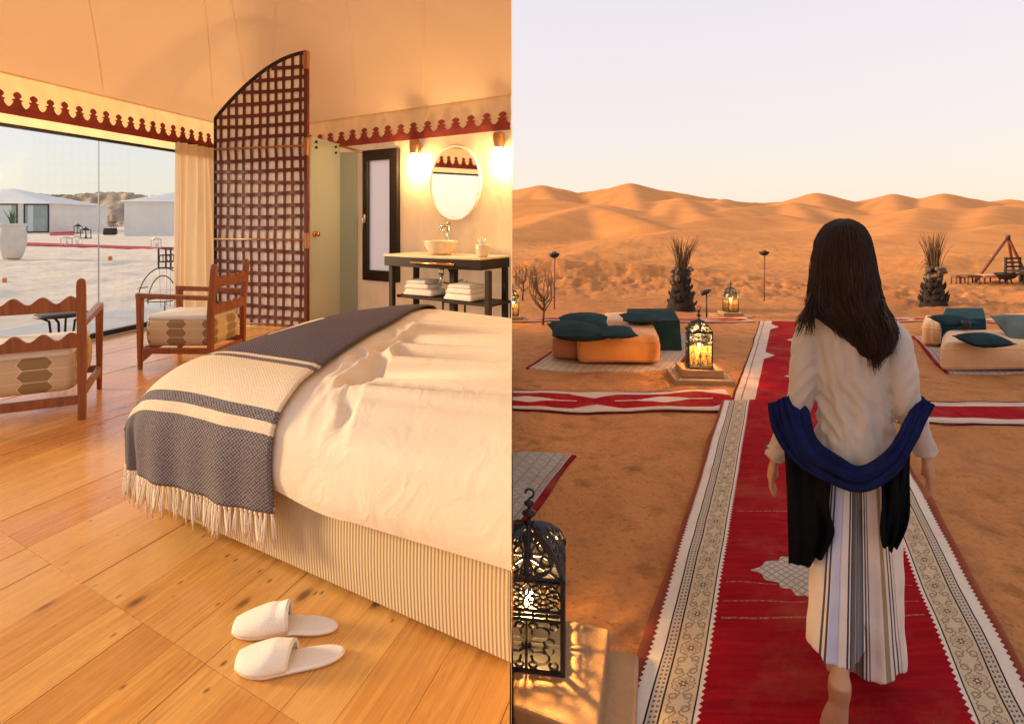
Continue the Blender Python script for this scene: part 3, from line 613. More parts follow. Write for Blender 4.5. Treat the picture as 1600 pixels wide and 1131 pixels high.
# narrow window in the washstand wall
nw = thing('narrow_window', 'tall narrow dark framed window with frosted white pane beside the washstand', 'window', VW((NW0 + NW1) / 2, NZ0))
def vbar(m, s0, s1, z0, z1, o0, o1):
    m.prism([VW(s0, z0, o0), VW(s1, z0, o0), VW(s1, z1, o0), VW(s0, z1, o0)], VN * (o1 - o0)); return m
for q in ((NW0, NW0 + .13, NZ0, NZ1), (NW1 - .085, NW1, NZ0, NZ1), (NW0 + .13, NW1 - .085, NZ1 - .13, NZ1), (NW0 + .13, NW1 - .085, NZ0, NZ0 + .13)):
    vbar(MB(), *q, -0.03, 0.05).build('frame_bar', M['dark'], nw, True, bevel=0.006)
vbar(MB(), NW0 + .12, NW1 - .075, NZ0 + .12, NZ1 - .12, -0.004, 0.004).build('pane', M['pane'], nw, True)
hz = v_z(577, 342); hm = MB(); hm.tube([VW(NW1 - .045, hz, .05), VW(NW1 - .045, hz, .085), VW(NW1 - .045, hz - .03, .09), VW(NW1 - .05, hz - .12, .09)], .010, 8); vbar(hm, NW1 - .062, NW1 - .03, hz - .05, hz + .06, .05, .056)
hm.build('handle', M['chrome'], nw, True)

# ------------------------------------------------------------------ wooden floor
E1, E2 = Vector((0.865, -0.502, 0)), Vector((0.316, 0.949, 0))     # along the joint / along the boards
J0 = G(9, 835, FLOOR); J0.z = 0
floor = thing('wooden_floor', None, None, (-2.5, 4.0, FLOOR)); floor['kind'] = 'structure'
def fp(s, t): p = J0 + E1 * s + E2 * t; return (p.x, p.y)
rows = [(-4.5, 0.0), (0.0, 3.9), (3.9, 7.9)]
s = -3.6; ks = 0
while s < 6.5:
    w = random.choice((0.155, 0.175, 0.20, 0.225)) * random.uniform(.96, 1.04)
    for (t0, t1) in rows:
        g = 0.0007
        poly = [fp(s + g, t0 + g), fp(s + w - g, t0 + g), fp(s + w - g, t1 - g), fp(s + g, t1 - g)]
        poly = clip_poly(poly, -0.006, 0, -1, 0); 
        if len(poly) > 2: poly = clip_poly(poly, -5.63, 0, WN.x, WN.y)
        if len(poly) > 2: poly = clip_poly(poly, 0, 6.14, VN.x, VN.y)
        if len(poly) > 2: poly = clip_poly(poly, 0, -0.9, 0, 1)
        if len(poly) < 3: continue
        a = sum(poly[i][0] * poly[(i + 1) % len(poly)][1] - poly[(i + 1) % len(poly)][0] * poly[i][1] for i in range(len(poly))) / 2
        if abs(a) < 0.004: continue
        if a < 0: poly = poly[::-1]
        dz = random.uniform(-0.0015, 0.0015)
        MB().prism([(x, y, FLOOR - 0.03 + dz) for x, y in poly], (0, 0, 0.03)).build('plank', M['planks'], floor, True)
    s += w
sub = clip_poly(clip_poly(clip_poly([(-6.2, -0.88), (-0.012, -0.88), (-0.012, 9), (-6.2, 9)], -5.62, 0, WN.x, WN.y), 0, 6.15, VN.x, VN.y), 0, -0.88, 0, 1)
o = MB().prism([(x, y, 0.0) for x, y in sub], (0, 0, FLOOR - 0.032)).build('platform', M['dark'], None); tag(o, kind='structure')
# terrace outside the window
tp = [WW(-1.0, 0, -0.03), WW(8.6, 0, -0.03), WW(8.6, 0, -1.55), WW(-1.0, 0, -1.55)]
o = MB().prism([(p.x, p.y, -0.05) for p in tp], (0, 0, FLOOR + 0.03)).build('terrace', M['concrete'], None, bevel=0.01); tag(o, kind='structure')
# ------------------------------------------------------------------ lattice screen
La, Lb = Vector((-3.62, 7.03, 0)), Vector((-2.385, 6.66, 0))
LU = (Lb - La).normalized(); LW = (Lb - La).length; LN = Vector((LU.y, -LU.x, 0))        # LN faces the camera
LZ0 = FLOOR + 0.01
def LP(u, z, o=0.0): return La + LU * u + Vector((0, 0, z)) + LN * o
def arch(u):                                            # top of the screen
    k = max(min(u / LW, 1), 0); return 2.86 + 0.71 * math.sin(k * math.pi / 2 * 0.96) ** 0.92
def arch_u(z):
    lo, hi = 0.0, LW
    if z <= arch(0): return 0.0
    for _ in range(30):
        m = (lo + hi) / 2
        if arch(m) < z: lo = m
        else: hi = m
    return hi
scr = thing('lattice_screen', 'arched lattice screen of dark red leather straps over white cloth', 'screen', LP(LW / 2, FLOOR))
MB().grid(lambda u, v: LP(u * LW, LZ0 + 0.02 + (arch(u * LW) - LZ0 - 0.04) * v, -0.004), 24, 24).build('backing_cloth', M['whitecloth'], scr, True)
rails = [LZ0 + 0.02, v_z(0, 0) * 0 + CAMZ - (375 - PY0) / FPX * 6.66, CAMZ - (228 - PY0) / FPX * 6.66]
def bulge(z): return 0.045 * sum(math.exp(-((z - r) / 0.10) ** 2) for r in rails)
NV = 11; pit = (LW - 0.03) / NV; sw = 0.034; sh_ = 0.041
for k in range(NV):
    u = 0.03 + pit * (k + 0.45); zt = arch(u) - 0.015; n = 60; vs = []; fs = []; ph = random.uniform(0, 9)
    for i in range(n + 1):
        z = LZ0 + (zt - LZ0) * i / n; wv = 0.008 * math.sin(z * 2.3 + ph) + bulge(z) * (0.15 - 0.5 * 0.2); o = 0.004 + (0.004 if False else 0.0) + bulge(z) * 0.35
        for du, do in ((-sw / 2, 0), (sw / 2, 0), (sw / 2, .006), (-sw / 2, .006)): vs.append(LP(min(max(u + du + wv, 0), LW), z, o + do))
        if i:
            a = 4 * (i - 1)
            for q in range(4): fs.append((a + q, a + (q + 1) % 4, a + 4 + (q + 1) % 4, a + 4 + q))
    MB().add(vs, fs).build('strap', M['leather'], scr, True)
z = LZ0 + 0.10
while z < arch(LW) - 0.06:
    if min(abs(z - r) for r in rails) > 0.035:
        u0 = arch_u(z + sh_) + 0.005; n = 26; vs = []; fs = []; ph = random.uniform(0, 9); tl = random.uniform(-.02, .02)
        for i in range(n + 1):
            u = u0 + (LW - 0.02 - u0) * i / n; dz = 0.006 * math.sin(u * 4 + ph) + tl * (u - LW / 2)
            o = 0.012 + 0.004 * math.cos(math.pi * (u - 0.03) / pit)
            for dzz, do in ((-sh_ / 2, 0), (sh_ / 2, 0), (sh_ / 2, .006), (-sh_ / 2, .006)): vs.append(LP(u, z + dz + dzz, o + do))
            if i:
                a = 4 * (i - 1)
                for q in range(4): fs.append((a + q, a + (q + 1) % 4, a + 4 + (q + 1) % 4, a + 4 + q))
        fs += [(0, 1, 2, 3), (4 * n + 3, 4 * n + 2, 4 * n + 1, 4 * n)]
        MB().add(vs, fs).build('strap', M['leather'], scr, True)
    z += random.uniform(0.126, 0.139)
for r in rails:
    MB().tube([LP(0.01, r, .022), LP(LW - .01, r, .022)], 0.013, 8).build('rail', M['postwood'], scr, True)
MB().tube([LP(LW * i / 30, arch(LW * i / 30), 0) for i in range(31)], 0.022, 8).build('arched_rail', M['dark'], scr, True)
MB().tube([LP(0, LZ0, 0), LP(0, arch(0), 0)], 0.02, 8).build('post', M['dark'], scr, True)
ps = MB().box(LP(LW + .012, (LZ0 + arch(LW)) / 2, 0), (.05, .045, arch(LW) - LZ0 + .02), rz=math.atan2(LU.y, LU.x)).build('post', M['leather'], scr, True, bevel=.006)
for z, h in ((arch(LW) - 0.10, 0.2), (rails[2] - 0.01, 0.2), (rails[1] - 0.01, 0.18)):
    MB().box(LP(LW + .014, z, .006), (.056, .05, h), rz=math.atan2(LU.y, LU.x)).build('wood_block', M['postwood'], scr, True, bevel=.006)

# ------------------------------------------------------------------ curtain
cy0, cy1 = 6.98, 7.94
cur = thing('curtain', 'beige linen curtain gathered at the end of the big window', 'curtain', WW(7.5, FLOOR, 0.15))
def cf(u, v):                                           # v up
    sp = 0.80 + 0.20 * (1 - v) ** 1.3; y = (cy0 + cy1) / 2 + (u - 0.5) * (cy1 - cy0) * sp + 0.05 * (1 - v)
    a = 0.075 * (0.55 + 0.45 * (1 - v)) * math.sin(u * 2 * math.pi * 6.5 + 1.4 * math.sin(u * 9) + 0.7 * math.sin(v * 2.6 + u * 5)); a += 0.02 * math.sin(u * 31 + v * 2)
    return WW(y, FLOOR + 0.015 + (2.585 - FLOOR - 0.015) * v, 0.16 + a)
MB().grid(cf, 140, 40).build('drape', M['curtain'], cur, True)
MB().tube([WW(7.15, 2.60, .12), WW(8.1, 2.60, .12)], .012, 8).build('curtain_rail', M['dark'], cur, True)

# ------------------------------------------------------------------ frosted shower partition
sh = thing('shower_partition', 'frosted green glass shower screen with metal fittings beside the lattice', 'glass screen', (-2.25, 7.1, FLOOR))
g0, g1 = Vector((-2.365, 6.73, 0)), Vector((-2.225, 7.42, 0)); gn = Vector((g1.y - g0.y, -(g1.x - g0.x), 0)).normalized()
def quad(a, b, z0, z1, n, th): return MB().prism([(a.x, a.y, z0), (b.x, b.y, z0), (b.x, b.y, z1), (a.x, a.y, z1)], n * th)
quad(g0, g1, FLOOR + .01, 2.605, gn, 0.012).build('glass_panel', M['frost'], sh, True)
h0, h1 = Vector((-2.215, 7.44, 0)), Vector((-1.965, 7.36, 0)); hn = Vector((h1.y - h0.y, -(h1.x - h0.x), 0)).normalized()
quad(h0, h1, FLOOR + .02, 2.50, hn, 0.012).build('glass_door', M['frost2'], sh, True)
MB().tube([P(531, 228, 7.40), P(566, 238, 7.34)], .016, 8).build('top_rail', M['brass'], sh, True)
for (px, py) in ((488, 222), (488, 231), (521, 230), (521, 239)):
    t_ = (px - 480) / 50; c = g0 * (1 - t_) + g1 * t_; p = P(px, py, c.y)
    c = Vector((c.x, c.y, p.z)) + gn * 0.02; MB().tube([c - gn * .012, c + gn * .012], .016, 10).build('bolt', M['dark'], sh, True)
c = g0 * .88 + g1 * .12; c = Vector((c.x, c.y, P(0, 366, c.y).z)); MB().tube([c, c + gn * .03], .035, 14).tube([c + gn * .03, c + gn * .07], [.02, .03], 14).build('knob', M['brass'], sh, True)

# ------------------------------------------------------------------ washstand
def SP(s, d, z): return VW(s, z, d)                     # d: distance out from the wall
CT = 1.25
ws = thing('washstand', 'long dark wooden washstand with pale top and open lower shelf', 'washstand', SP(1.0, .3, FLOOR))
_b = VW(0, 0, .58); _r = (601 - PX0) / FPX; sL = (_r * _b.y - _b.x) / (VU.x - _r * VU.y)
def wfront(s): return 0.58 + 0.045 * math.sin((s - 0.15) * 2.6)   # softly waved front edge
def wpoly(inset=0.0, z=0.0):
    n = 26; pts = [SP(0.0 + .004 if i == 0 else (sL - inset) * i / n, wfront(sL * i / n) - inset, z) for i in range(n + 1)]
    pts += [SP(sL - inset, 0.03, z), SP(0.01, 0.03, z)]; pts = [Vector((min(p.x, -0.006), p.y, p.z)) for p in pts]; return pts
MB().prism(wpoly(-0.008, CT - 0.022), (0, 0, 0.022)).build('counter_top', M['top'], ws, True, bevel=.004)
MB().prism(wpoly(0.0, CT - 0.125), (0, 0, 0.102)).build('apron', M['dark'], ws, True, bevel=.004)
def wleg(px, d, name='leg', w=.055):
    r = (px - PX0) / FPX; # solve s for this pixel at distance d
    b = VW(0, 0, d); s_ = (r * b.y - b.x) / (VU.x - r * VU.y); c = SP(s_, d, (FLOOR + CT - 0.125) / 2)
    MB().box(c, (w, w, CT - .125 - FLOOR), rz=math.atan2(VU.y, VU.x)).build(name, M['dark'], ws, True, bevel=.004); return s_
wleg(613, .52); wleg(650.5, .10); wleg(709, .30, w=.07); wleg(763, .52); wleg(789, .10)
SZ = 0.80
for a, b in ((620, 692), (690, 766)):
    q = [];
    for px, d in ((a, .50), (b, .50), (b, .12), (a, .12)):
        r = ((a if px == a else b) - PX0) / FPX; bb = VW(0, 0, .5); s_ = (r * bb.y - bb.x) / (VU.x - r * VU.y); q.append(SP(s_, d, SZ - .03 - (0.012 if a == 690 else 0)))
    MB().prism(q[::-1], (0, 0, .03)).build('shelf', M['dark'], ws, True, bevel=.003)
    for p in (q[1], q[2]): MB().tube([p, (p.x, p.y, FLOOR)], .012, 6).build('shelf_leg', M['iron'], ws, True)
def spx(px, d):
    r = (px - PX0) / FPX; b = VW(0, 0, d); return (r * b.y - b.x) / (VU.x - r * VU.y)
# towel bar and waste pipe
a, b = SP(spx(641, .66), .66, 1.178), SP(spx(709, .66), .66, 1.178)
MB().tube([a, b], .012, 8).tube([a * .82 + b * .18, SP(spx(655, .66), .58, 1.19)], .008, 6).tube([a * .2 + b * .8, SP(spx(697, .66), .58, 1.19)], .008, 6).build('towel_bar', M['brass'], ws, True)
sb = spx(690, .33)
MB().tube([SP(sb, .33, 1.13), SP(sb, .33, 1.03)], .03, 12).tube([SP(sb, .33, 1.03), SP(sb, .33, .95), SP(sb - .04, .2, .93), SP(sb - .05, .02, .95)], .016, 8).build('waste_pipe', M['chrome'], ws, True)
MB().tube([SP(spx(699, .3), .3, 1.12), SP(spx(706, .3), .28, .98), SP(spx(716, .3), .2, .88), SP(spx(712, .3), .1, .95), SP(spx(704, .3), .03, .9)], .008, 6).build('water_hose', M['chrome'], ws, True)
def basin(px, label, d=.33, sc=1.0):
    s_ = spx(px, d); c = SP(s_, d, CT + .001)
    t_ = thing('basin', label, 'basin', c)
    pr = [(.08, 0), (.105, .0), (.135, .03), (.165, .085), (.185, .135), (.19, .150), (.183, .152), (.174, .14), (.15, .085), (.11, .04), (.02, .025), (.001, .025)]
    m = MB().lathe([(r * sc, z * sc) for r, z in pr], 40)
    m.v = [(min(p[0], -.008 - c.x), p[1], p[2]) for p in m.v]
    m.build('bowl', M['ceramic'], t_); MB().lathe([(.02 * sc, .026), (.018 * sc, .03), (.001, .03)], 16).build('drain', M['chrome'], t_)
    return c
bc = basin(689, 'cream ceramic vessel basin on the washstand below the oval mirror')
fs_ = spx(701, .12)
fa = thing('faucet', 'tall chrome faucet standing behind the cream basin', 'faucet', SP(fs_, .12, CT))
fz = CAMZ - (347 - PY0) / FPX * SP(fs_, .12, 0).y
MB().tube([SP(fs_, .12, CT), SP(fs_, .12, fz)], .022, 14).build('column', M['chrome'], fa, True)
MB().tube([SP(fs_, .13, fz - .04), SP(fs_, .26, fz - .05), SP(fs_, .27, fz - .08)], .014, 10).build('spout', M['chrome'], fa, True)
MB().tube([SP(fs_ + .02, .12, fz - .10), SP(fs_ + .10, .13, fz - .09)], .010, 8).tube([SP(fs_ + .095, .13, fz - .115), SP(fs_ + .10, .13, fz - .075)], .016, 10).build('lever', M['chrome'], fa, True)
# towels
def towel(px, d, z, w, dep, h, label, jit):
    s_ = spx(px, d); c = SP(s_, d, z)
    t_ = thing('towel', label, 'towel', c, math.atan2(-VU.y, -VU.x) + jit, 'folded white towels on the shelf')
    MB().rbox((0, 0, h / 2 + .0005), (w, dep, h), h * .46, n=4, puff=.004).build('folded_body', M['towel'], t_)
    MB().rbox((0, -dep / 2 + .012, h * .30), (w * .99, .05, h * .42), h * .2, n=3).build('front_fold', M['towel'], t_)
for i, (px, w, z, h, lb) in enumerate(((664, .40, .801, .075, 'folded white towel at the bottom of the stack under the basin'), (662, .34, .876, .055, 'smaller folded white towel in the middle of the stack under the basin'), (661, .28, .931, .035, 'thin white towel on top of the stack under the basin'),
        (727, .38, .789, .07, 'folded white towel at the bottom of the stack by the right legs'), (728, .34, .859, .06, 'folded white towel in the middle of the stack by the right legs'), (729, .30, .919, .035, 'thin white towel on top of the stack by the right legs'))):
    towel(px, .36 - .01 * (i % 3), z, w, .25, h, lb, random.uniform(-.05, .05))
# glass tumbler with a tissue at the cropped right end
tb = thing('tumbler', 'pale cup with crumpled tissue at the right end of the washstand', 'cup', SP(.10, .40, CT))
m = MB().lathe([(.045, 0), (.06, .02), (.075, .12), (.07, .125), (.055, .03), (.001, .02)], 20); m.build('cup_body', M['ceramic'], tb)
m = MB()
for i in range(7):
    a = i * .9; m.tube([(0, 0, .06), (.02 * math.cos(a), .02 * math.sin(a), .13), (.05 * math.cos(a), .05 * math.sin(a), .17 + .02 * (i % 3))], [.02, .025, .006], 6, flat=.3)
m.build('tissue', M['towel'], tb)

# ------------------------------------------------------------------ oval mirror and sconces
ms = v_s(714.5); mz = v_z(714.5, 286); mh = 57.5 / FPX * VW(ms, 0).y; mw = abs(v_s(675.5) - v_s(753.5)) / 2
mi = thing('oval_mirror', 'oval mirror with thin pale frame hanging above the cream basin', 'mirror', VW(ms, mz, .03))
n = 64; ring = [VW(ms + (mw - .012) * math.cos(2 * math.pi * i / n), mz + (mh - .012) * math.sin(2 * math.pi * i / n), .035) for i in range(n)]
MB().prism(ring, VN * .012).build('mirror_glass', M['mirror'], mi, True)
rp = [VW(ms + mw * math.cos(2 * math.pi * i / n) , mz + mh * math.sin(2 * math.pi * i / n), .045) for i in range(n + 1)]
MB().tube(rp, .017, 8, caps=False).build('mirror_frame', M['cream'], mi, True)
for px, y0, lb in ((656, 222, 'copper wall lamp lit on the canvas left of the oval mirror'), (786.5, 211, 'copper wall lamp lit on the canvas right of the oval mirror')):
    s_ = v_s(px); zt = v_z(px, y0); t_ = thing('wall_lamp', lb, 'lamp', VW(s_, zt - .15, .09), 0, 'wall lamps')
    MB().lathe([(.058, 0), (.060, .004), (.060, .15), (.05, .165), (.001, .165)], 20).build('shade', M['brass'], t_)
    MB().box(VN * -.05 + Vector((0, 0, .08)), (.05, .06, .10), rz=math.atan2(VU.y, VU.x)).build('wall_bracket', M['brass'], t_, bevel=.005)
    MB().lathe([(.036, -.10), (.040, -.095), (.040, .0)], 16).ball((0, 0, -.10), .036, 12).build('lit_tube', M['bulb'], t_)
    ld = bpy.data.lights.new('lamp_light', 'POINT'); lo = bpy.data.objects.new('lamp_light', ld); C.objects.link(lo); lo.parent = t_; lo.location = (VN.x * .05, VN.y * .05, -.16)
    ld.energy = 22.0; ld.color = (1.0, 0.67, 0.31); ld.shadow_soft_size = .04

# ------------------------------------------------------------------ armchairs
def chair(label, loc, rz, w=.66, d=.74):
    t_ = thing('armchair', label, 'armchair', (loc[0], loc[1], FLOOR), rz, 'wooden armchairs by the window')
    W = M['chairwood']; hx, hy = w / 2, d / 2
    for sx in (-1, 1):
        x = sx * hx
        o = MB().tube([(x, -hy, 0), (x, -hy, .45), (x, -hy - .03, .84), (x, -hy - .034, .875), (x, -hy - .036, .89)], [.030, .034, .034, .030, .012], 4, ref=(1, 1, 0)); o.build('back_post', W, t_, bevel=.006)
        MB().tube([(x, hy, 0), (x, hy, .30), (x, hy, .615)], [.022, .028, .034], 4, ref=(1, 1, 0)).build('front_leg', W, t_, bevel=.005)
        MB().prism([(x - .022, -hy - .005, .58), (x - .022, hy + .03, .595), (x - .022, hy + .03, .64), (x - .022, -hy - .005, .615)], (.044, 0, 0)).build('armrest', W, t_, bevel=.006)
        MB().box((x, 0, .155), (.026, d - .04, .05)).build('side_rail', W, t_, bevel=.004)
        MB().prism([(x - .012, hy - .02, .06), (x - .012, hy - .02, .13), (x - .012, hy - .10, .13)], (.024, 0, 0)).build('corner_bracket', W, t_)
    MB().box((0, hy, .155), (w - .04, .026, .05)).build('front_rail', W, t_, bevel=.004); MB().box((0, -hy, .125), (w - .04, .026, .055)).build('back_rail', W, t_, bevel=.004)
    for z0, hh, tilt in ((.685, .075, .028), (.455, .075, .008)):
        n = 60; top = []
        for i in range(n + 1):
            x = -hx + .02 + (w - .04) * i / n; top.append((x, -hy - tilt + .012, z0 + hh + .022 * math.cos(2 * math.pi * (i / n) * 4.5 + math.pi * .5 + math.pi)))
        poly = [(-hx + .02, -hy - tilt + .012, z0), (hx - .02, -hy - tilt + .012, z0)] + top[::-1]
        MB().prism(poly, (0, -.028, 0)).build('wavy_back_rail', W, t_, bevel=.003)
    # cushion: patterned sides with uv in metres
    cw, cd, z0, z1, r_ = w - .085, d - .03, .185, .41, .05; m = MB(); per = []
    pts = []
    for q in range(4):
        sx = (1, -1, -1, 1)[q]; sy = (1, 1, -1, -1)[q]
        for i in range(6):
            b = math.pi / 2 * (q + i / 5); pts.append((sx * (cw / 2 - r_) + r_ * math.cos(b), sy * (cd / 2 - r_) + r_ * math.sin(b)))
    pts.append(pts[0]); L = [0]
    for a_, b_ in zip(pts[:-1], pts[1:]): L.append(L[-1] + math.hypot(a_[0] - b_[0], a_[1] - b_[1]))
    pf = [(0, -.02), (.012, -.004), (.05, .004), (.12, .008), (.19, .004), (.215, -.004), (.225, -.02)]
    vs = []; uv = []
    for h, o_ in pf:
        for (x, y), l in zip(pts, L):
            k = 1 + o_ / (cw / 2); vs.append((x * k, y * (1 + o_ / (cd / 2)), z0 + h)); uv.append((l, h))
    nn = len(pts); fs = [(j * nn + i, j * nn + i + 1, (j + 1) * nn + i + 1, (j + 1) * nn + i) for j in range(len(pf) - 1) for i in range(nn - 1)]
    fs.append(tuple(range(nn - 2, -1, -1))); m.add(vs, fs); m.uv = uv; m.smooth = True
    m.build('cushion', M['cushion'], t_)
    MB().rbox((0, 0, .425), (cw - .01, cd - .01, .05), .024, n=3, puff=.01).build('seat_pad', M['pad'], t_)
    return t_
chair('wooden armchair with wavy back rails seen from behind at the left edge', (-3.18, 3.80), R(28.7))
chair('wooden armchair seen from its side between the window and the lattice screen', (-2.83, 5.13), R(89), w=.56, d=.60)
# ------------------------------------------------------------------ bed
BO = Vector((-1.54, 2.50, 0))
def catmull(pts, n=12):
    out = []; p = [pts[0]] + list(pts) + [pts[-1]]
    for i in range(1, len(p) - 2):
        for k in range(n):
            t = k / n; a, b, c, d = [np.array(q, float) for q in p[i - 1:i + 3]]
            out.append(0.5 * ((2 * b) + (-a + c) * t + (2 * a - 5 * b + 4 * c - d) * t * t + (-a + 3 * b - 3 * c + d) * t ** 3))
    out.append(np.array(pts[-1], float)); return np.array(out)
class Prof:
    def __init__(s, pts):
        s.p = catmull(pts); s.l = np.concatenate([[0], np.cumsum(np.hypot(*np.diff(s.p, axis=0).T))]); s.L = s.l[-1]
    def at(s, q): return float(np.interp(q, s.l, s.p[:, 0])), float(np.interp(q, s.l, s.p[:, 1]))
cross = [(-.075, .69), (-.090, .75), (-.085, .84), (-.06, .92), (.03, .985), (.18, 1.02), (.5, 1.045), (1.0, 1.055), (1.5, 1.04), (1.84, 1.0), (1.97, .94), (2.03, .84), (2.04, .69)]
DP = Prof(cross)
FP = Prof([(-.02, .0), (-.04, .25), (-.025, .52), (0.04, .76), (.14, .90), (.34, .975), (.62, 1.0), (.9, 1.0)])
def smax(t): return (-0.0022 - BO.x - E2.x * t) / E1.x
def wrinkle(s, t):
    k = min(max((s - .82 + .17 * max(t, 0)) / .30, 0), 1) * min(max((t + .10) / .25, 0), 1) * min(max((1.5 - t) / .6, 0), 1)
    a = float(fbm(s * 8.0 + t * 3.5 + .5 * float(vnoise(s * 5, t * 5)), t * 3.2 - s * 1.8, 3)); b = float(fbm(s * 2.0, t * 2.0 + 7, 2))
    c2 = float(fbm(s * 15 + t * 5, t * 7 - s * 3, 2)); return k * (0.042 * (1 - abs(a) * 2.0) + 0.012 * (1 - abs(c2) * 2.0)) + 0.012 * b * min(max(t + .1, 0) * 4, 1)
def bed_pt(s, t, z, off=0.0, wr=True):
    p = BO + E1 * s + E2 * t; return Vector((min(p.x, -0.002), p.y, z + (wrinkle(s, t) if wr else 0)))
bed = thing('bed', 'wide upholstered bed with ribbed tan base and cream duvet', 'bed', (-0.8, 3.0, FLOOR))
b0, b1 = FLOOR + .018, .72
n1 = 90; m = MB(); vs = []; uv = []; fs = []
path = [BO + E1 * (smax(0) * i / n1) for i in range(n1 + 1)]
foot = [BO + E2 * (2.0 * (1 - i / 20)) for i in range(20)]
pl = foot + path; Lc = [0]
for a, b in zip(pl[:-1], pl[1:]): Lc.append(Lc[-1] + (b - a).length)
for p, l in zip(pl, Lc):
    nz = 6
    for k in range(nz + 1):
        z = b0 + (b1 - b0) * k / nz; bul = 0.012 * math.sin(math.pi * k / nz); d = Vector((-E2.x, -E2.y, 0)) * bul
        vs.append((min(p.x + d.x, -.002), p.y + d.y, z)); uv.append((l, z))
for i in range(len(pl) - 1):
    for k in range(nz): a = i * (nz + 1) + k; fs.append((a, a + nz + 1, a + nz + 2, a + 1))
m.add(vs, fs); m.uv = uv; m.smooth = True; m.build('base', M['ribbed'], bed, True)
tp = [BO + E1 * .01 + E2 * .01, BO + E1 * (smax(.01) - .01) + E2 * .01, BO + E1 * (smax(1.99) - .01) + E2 * 1.99, BO + E1 * .01 + E2 * 1.99]
MB().prism([(p.x, p.y, b0 + .004) for p in tp], (0, 0, b1 - b0 - .008)).build('mattress_box', M['ribbed'], bed, True)
for s_, t_ in ((.12, .12), (.12, 1.88), (1.4, .12)):
    p = BO + E1 * s_ + E2 * t_; MB().tube([(p.x, p.y, FLOOR + .001), (p.x, p.y, b0 + .006)], .03, 10).build('leg', M['dark'], bed, True)
def duv(u, v):
    t, z = DP.at(v * DP.L); sm = smax(t); q = u ** 0.9 * (sm + .25)
    sx, k = FP.at(min(q, FP.L)); s = sx if q < FP.L else sx + (q - FP.L)
    if u >= 1: s = sm
    s = min(s, sm)
    hem = .69 + .018 * math.sin(s * 4.1 + .6) + .012 * math.sin(s * 9.7)
    zz = hem + (z - .69) * k if v < .5 else .69 + (z - .69) * k
    return bed_pt(s, t, zz, wr=(.03 < v < .97))
MB().grid(duv, 150, 170).build('duvet', M['duvet'], bed, True)
# ------------------------------------------------------------------ throw with tassels
crossT = [(-.098, .60), (-.102, .66), (-.108, .75), (-.102, .845), (-.065, .940), (.03, 1.004), (.18, 1.036), (.5, 1.061), (1.0, 1.071), (1.5, 1.056), (1.86, 1.016), (1.99, .95)]
TP = Prof(crossT)
thr = thing('throw_blanket', 'charcoal and cream striped woven throw with tassels across the foot of the bed', 'throw', (-1.3, 2.6, .6))
FT = Prof([(-.045, .40), (-.042, .55), (0.03, .785), (.14, .915), (.34, .985), (.62, 1.006), (1.0, 1.004)])
def thr_pt(u, q):                                       # u 0..1 left to right, q arc length from hem
    t, z = TP.at(q); sr = .905 - .17 * max(t, 0); sx, k = FT.at(u * FT.L * min((sr + .12) / 1.13, 1)); s = sx
    zb = .545 + (z - .545) * k if z > .70 else z
    w = min(max((z - .72) / .1, 0), 1); zb = z * (1 - w) + (.69 + (z - .69) * k) * w
    fold = .012 * math.sin(u * 17 + .5 * math.sin(q * 4)) * max(0, 1 - q / .5) + .006 * math.sin(u * 41) * max(0, 1 - q / .4)
    tt = t - fold - .02 * math.sin(u * 3.1) * max(0, 1 - q / .45)
    zb += (.05 * (u - .5) - .030 * math.sin(u * math.pi)) * max(0, 1 - q / .4) * 0.6
    p = bed_pt(s, tt, zb + wrinkle(s, t) * .8 * w + (0.003 if u < .98 else 0), wr=False); return p
def thr_uv(u, v): return (u * 1.0, v * TP.L)
g = MB().grid(lambda u, v: thr_pt(u, v * TP.L), 70, 190, thr_uv).build('cloth', M['throw'], thr, True)
sm_ = g.modifiers.new('thick', 'SOLIDIFY'); sm_.thickness = .007; sm_.offset = 1
protos = []
for k in range(6):
    r2 = random.Random(k); m = MB(); x1, y1 = r2.uniform(-.012, .012), r2.uniform(-.008, .006); L = r2.uniform(.11, .145)
    for q in range(4):
        a_ = q * 1.57 + k; ex, ey = .0055 * math.cos(a_), .0045 * math.sin(a_); l2 = L * r2.uniform(.82, 1.05)
        m.tube([(0, 0, .012), (x1 * .1, 0, -.012), (x1 * .3 + ex * .7, y1 * .4 + ey * .7, -.035), (x1 * .6 + ex * 1.3, y1 * .8 + ey, -.065), (x1 * .9 + ex * .8 + r2.uniform(-.003, .003), y1 + ey, -.095), (x1 + ex * 1.5 + r2.uniform(-.006, .006), y1 + ey, -l2)], [.0025, .0035, .0032, .0032, .003, .002], 5)
    m.ball((x1 * .1, 0, -.012), .0070, 6)
    for sg in (-1, 1): m.tube([(sg * .009, .001, .016), (sg * .005, 0, 0), (0, 0, -.012)], .0025, 5)
    protos.append(m.mesh('tassel', M['tassel']))
for i in range(54):
    u = .006 + .988 * i / 53; p = thr_pt(u, 0.004); o = bpy.data.objects.new('tassel', protos[i % 6]); C.objects.link(o); o.parent = thr
    o.location = p - Vector(thr.location); o.rotation_euler = (random.uniform(-.12, .05), random.uniform(-.12, .12), math.atan2(E1.y, E1.x)); k = random.uniform(.85, 1.12); o.scale = (1.05, 1.05, k)
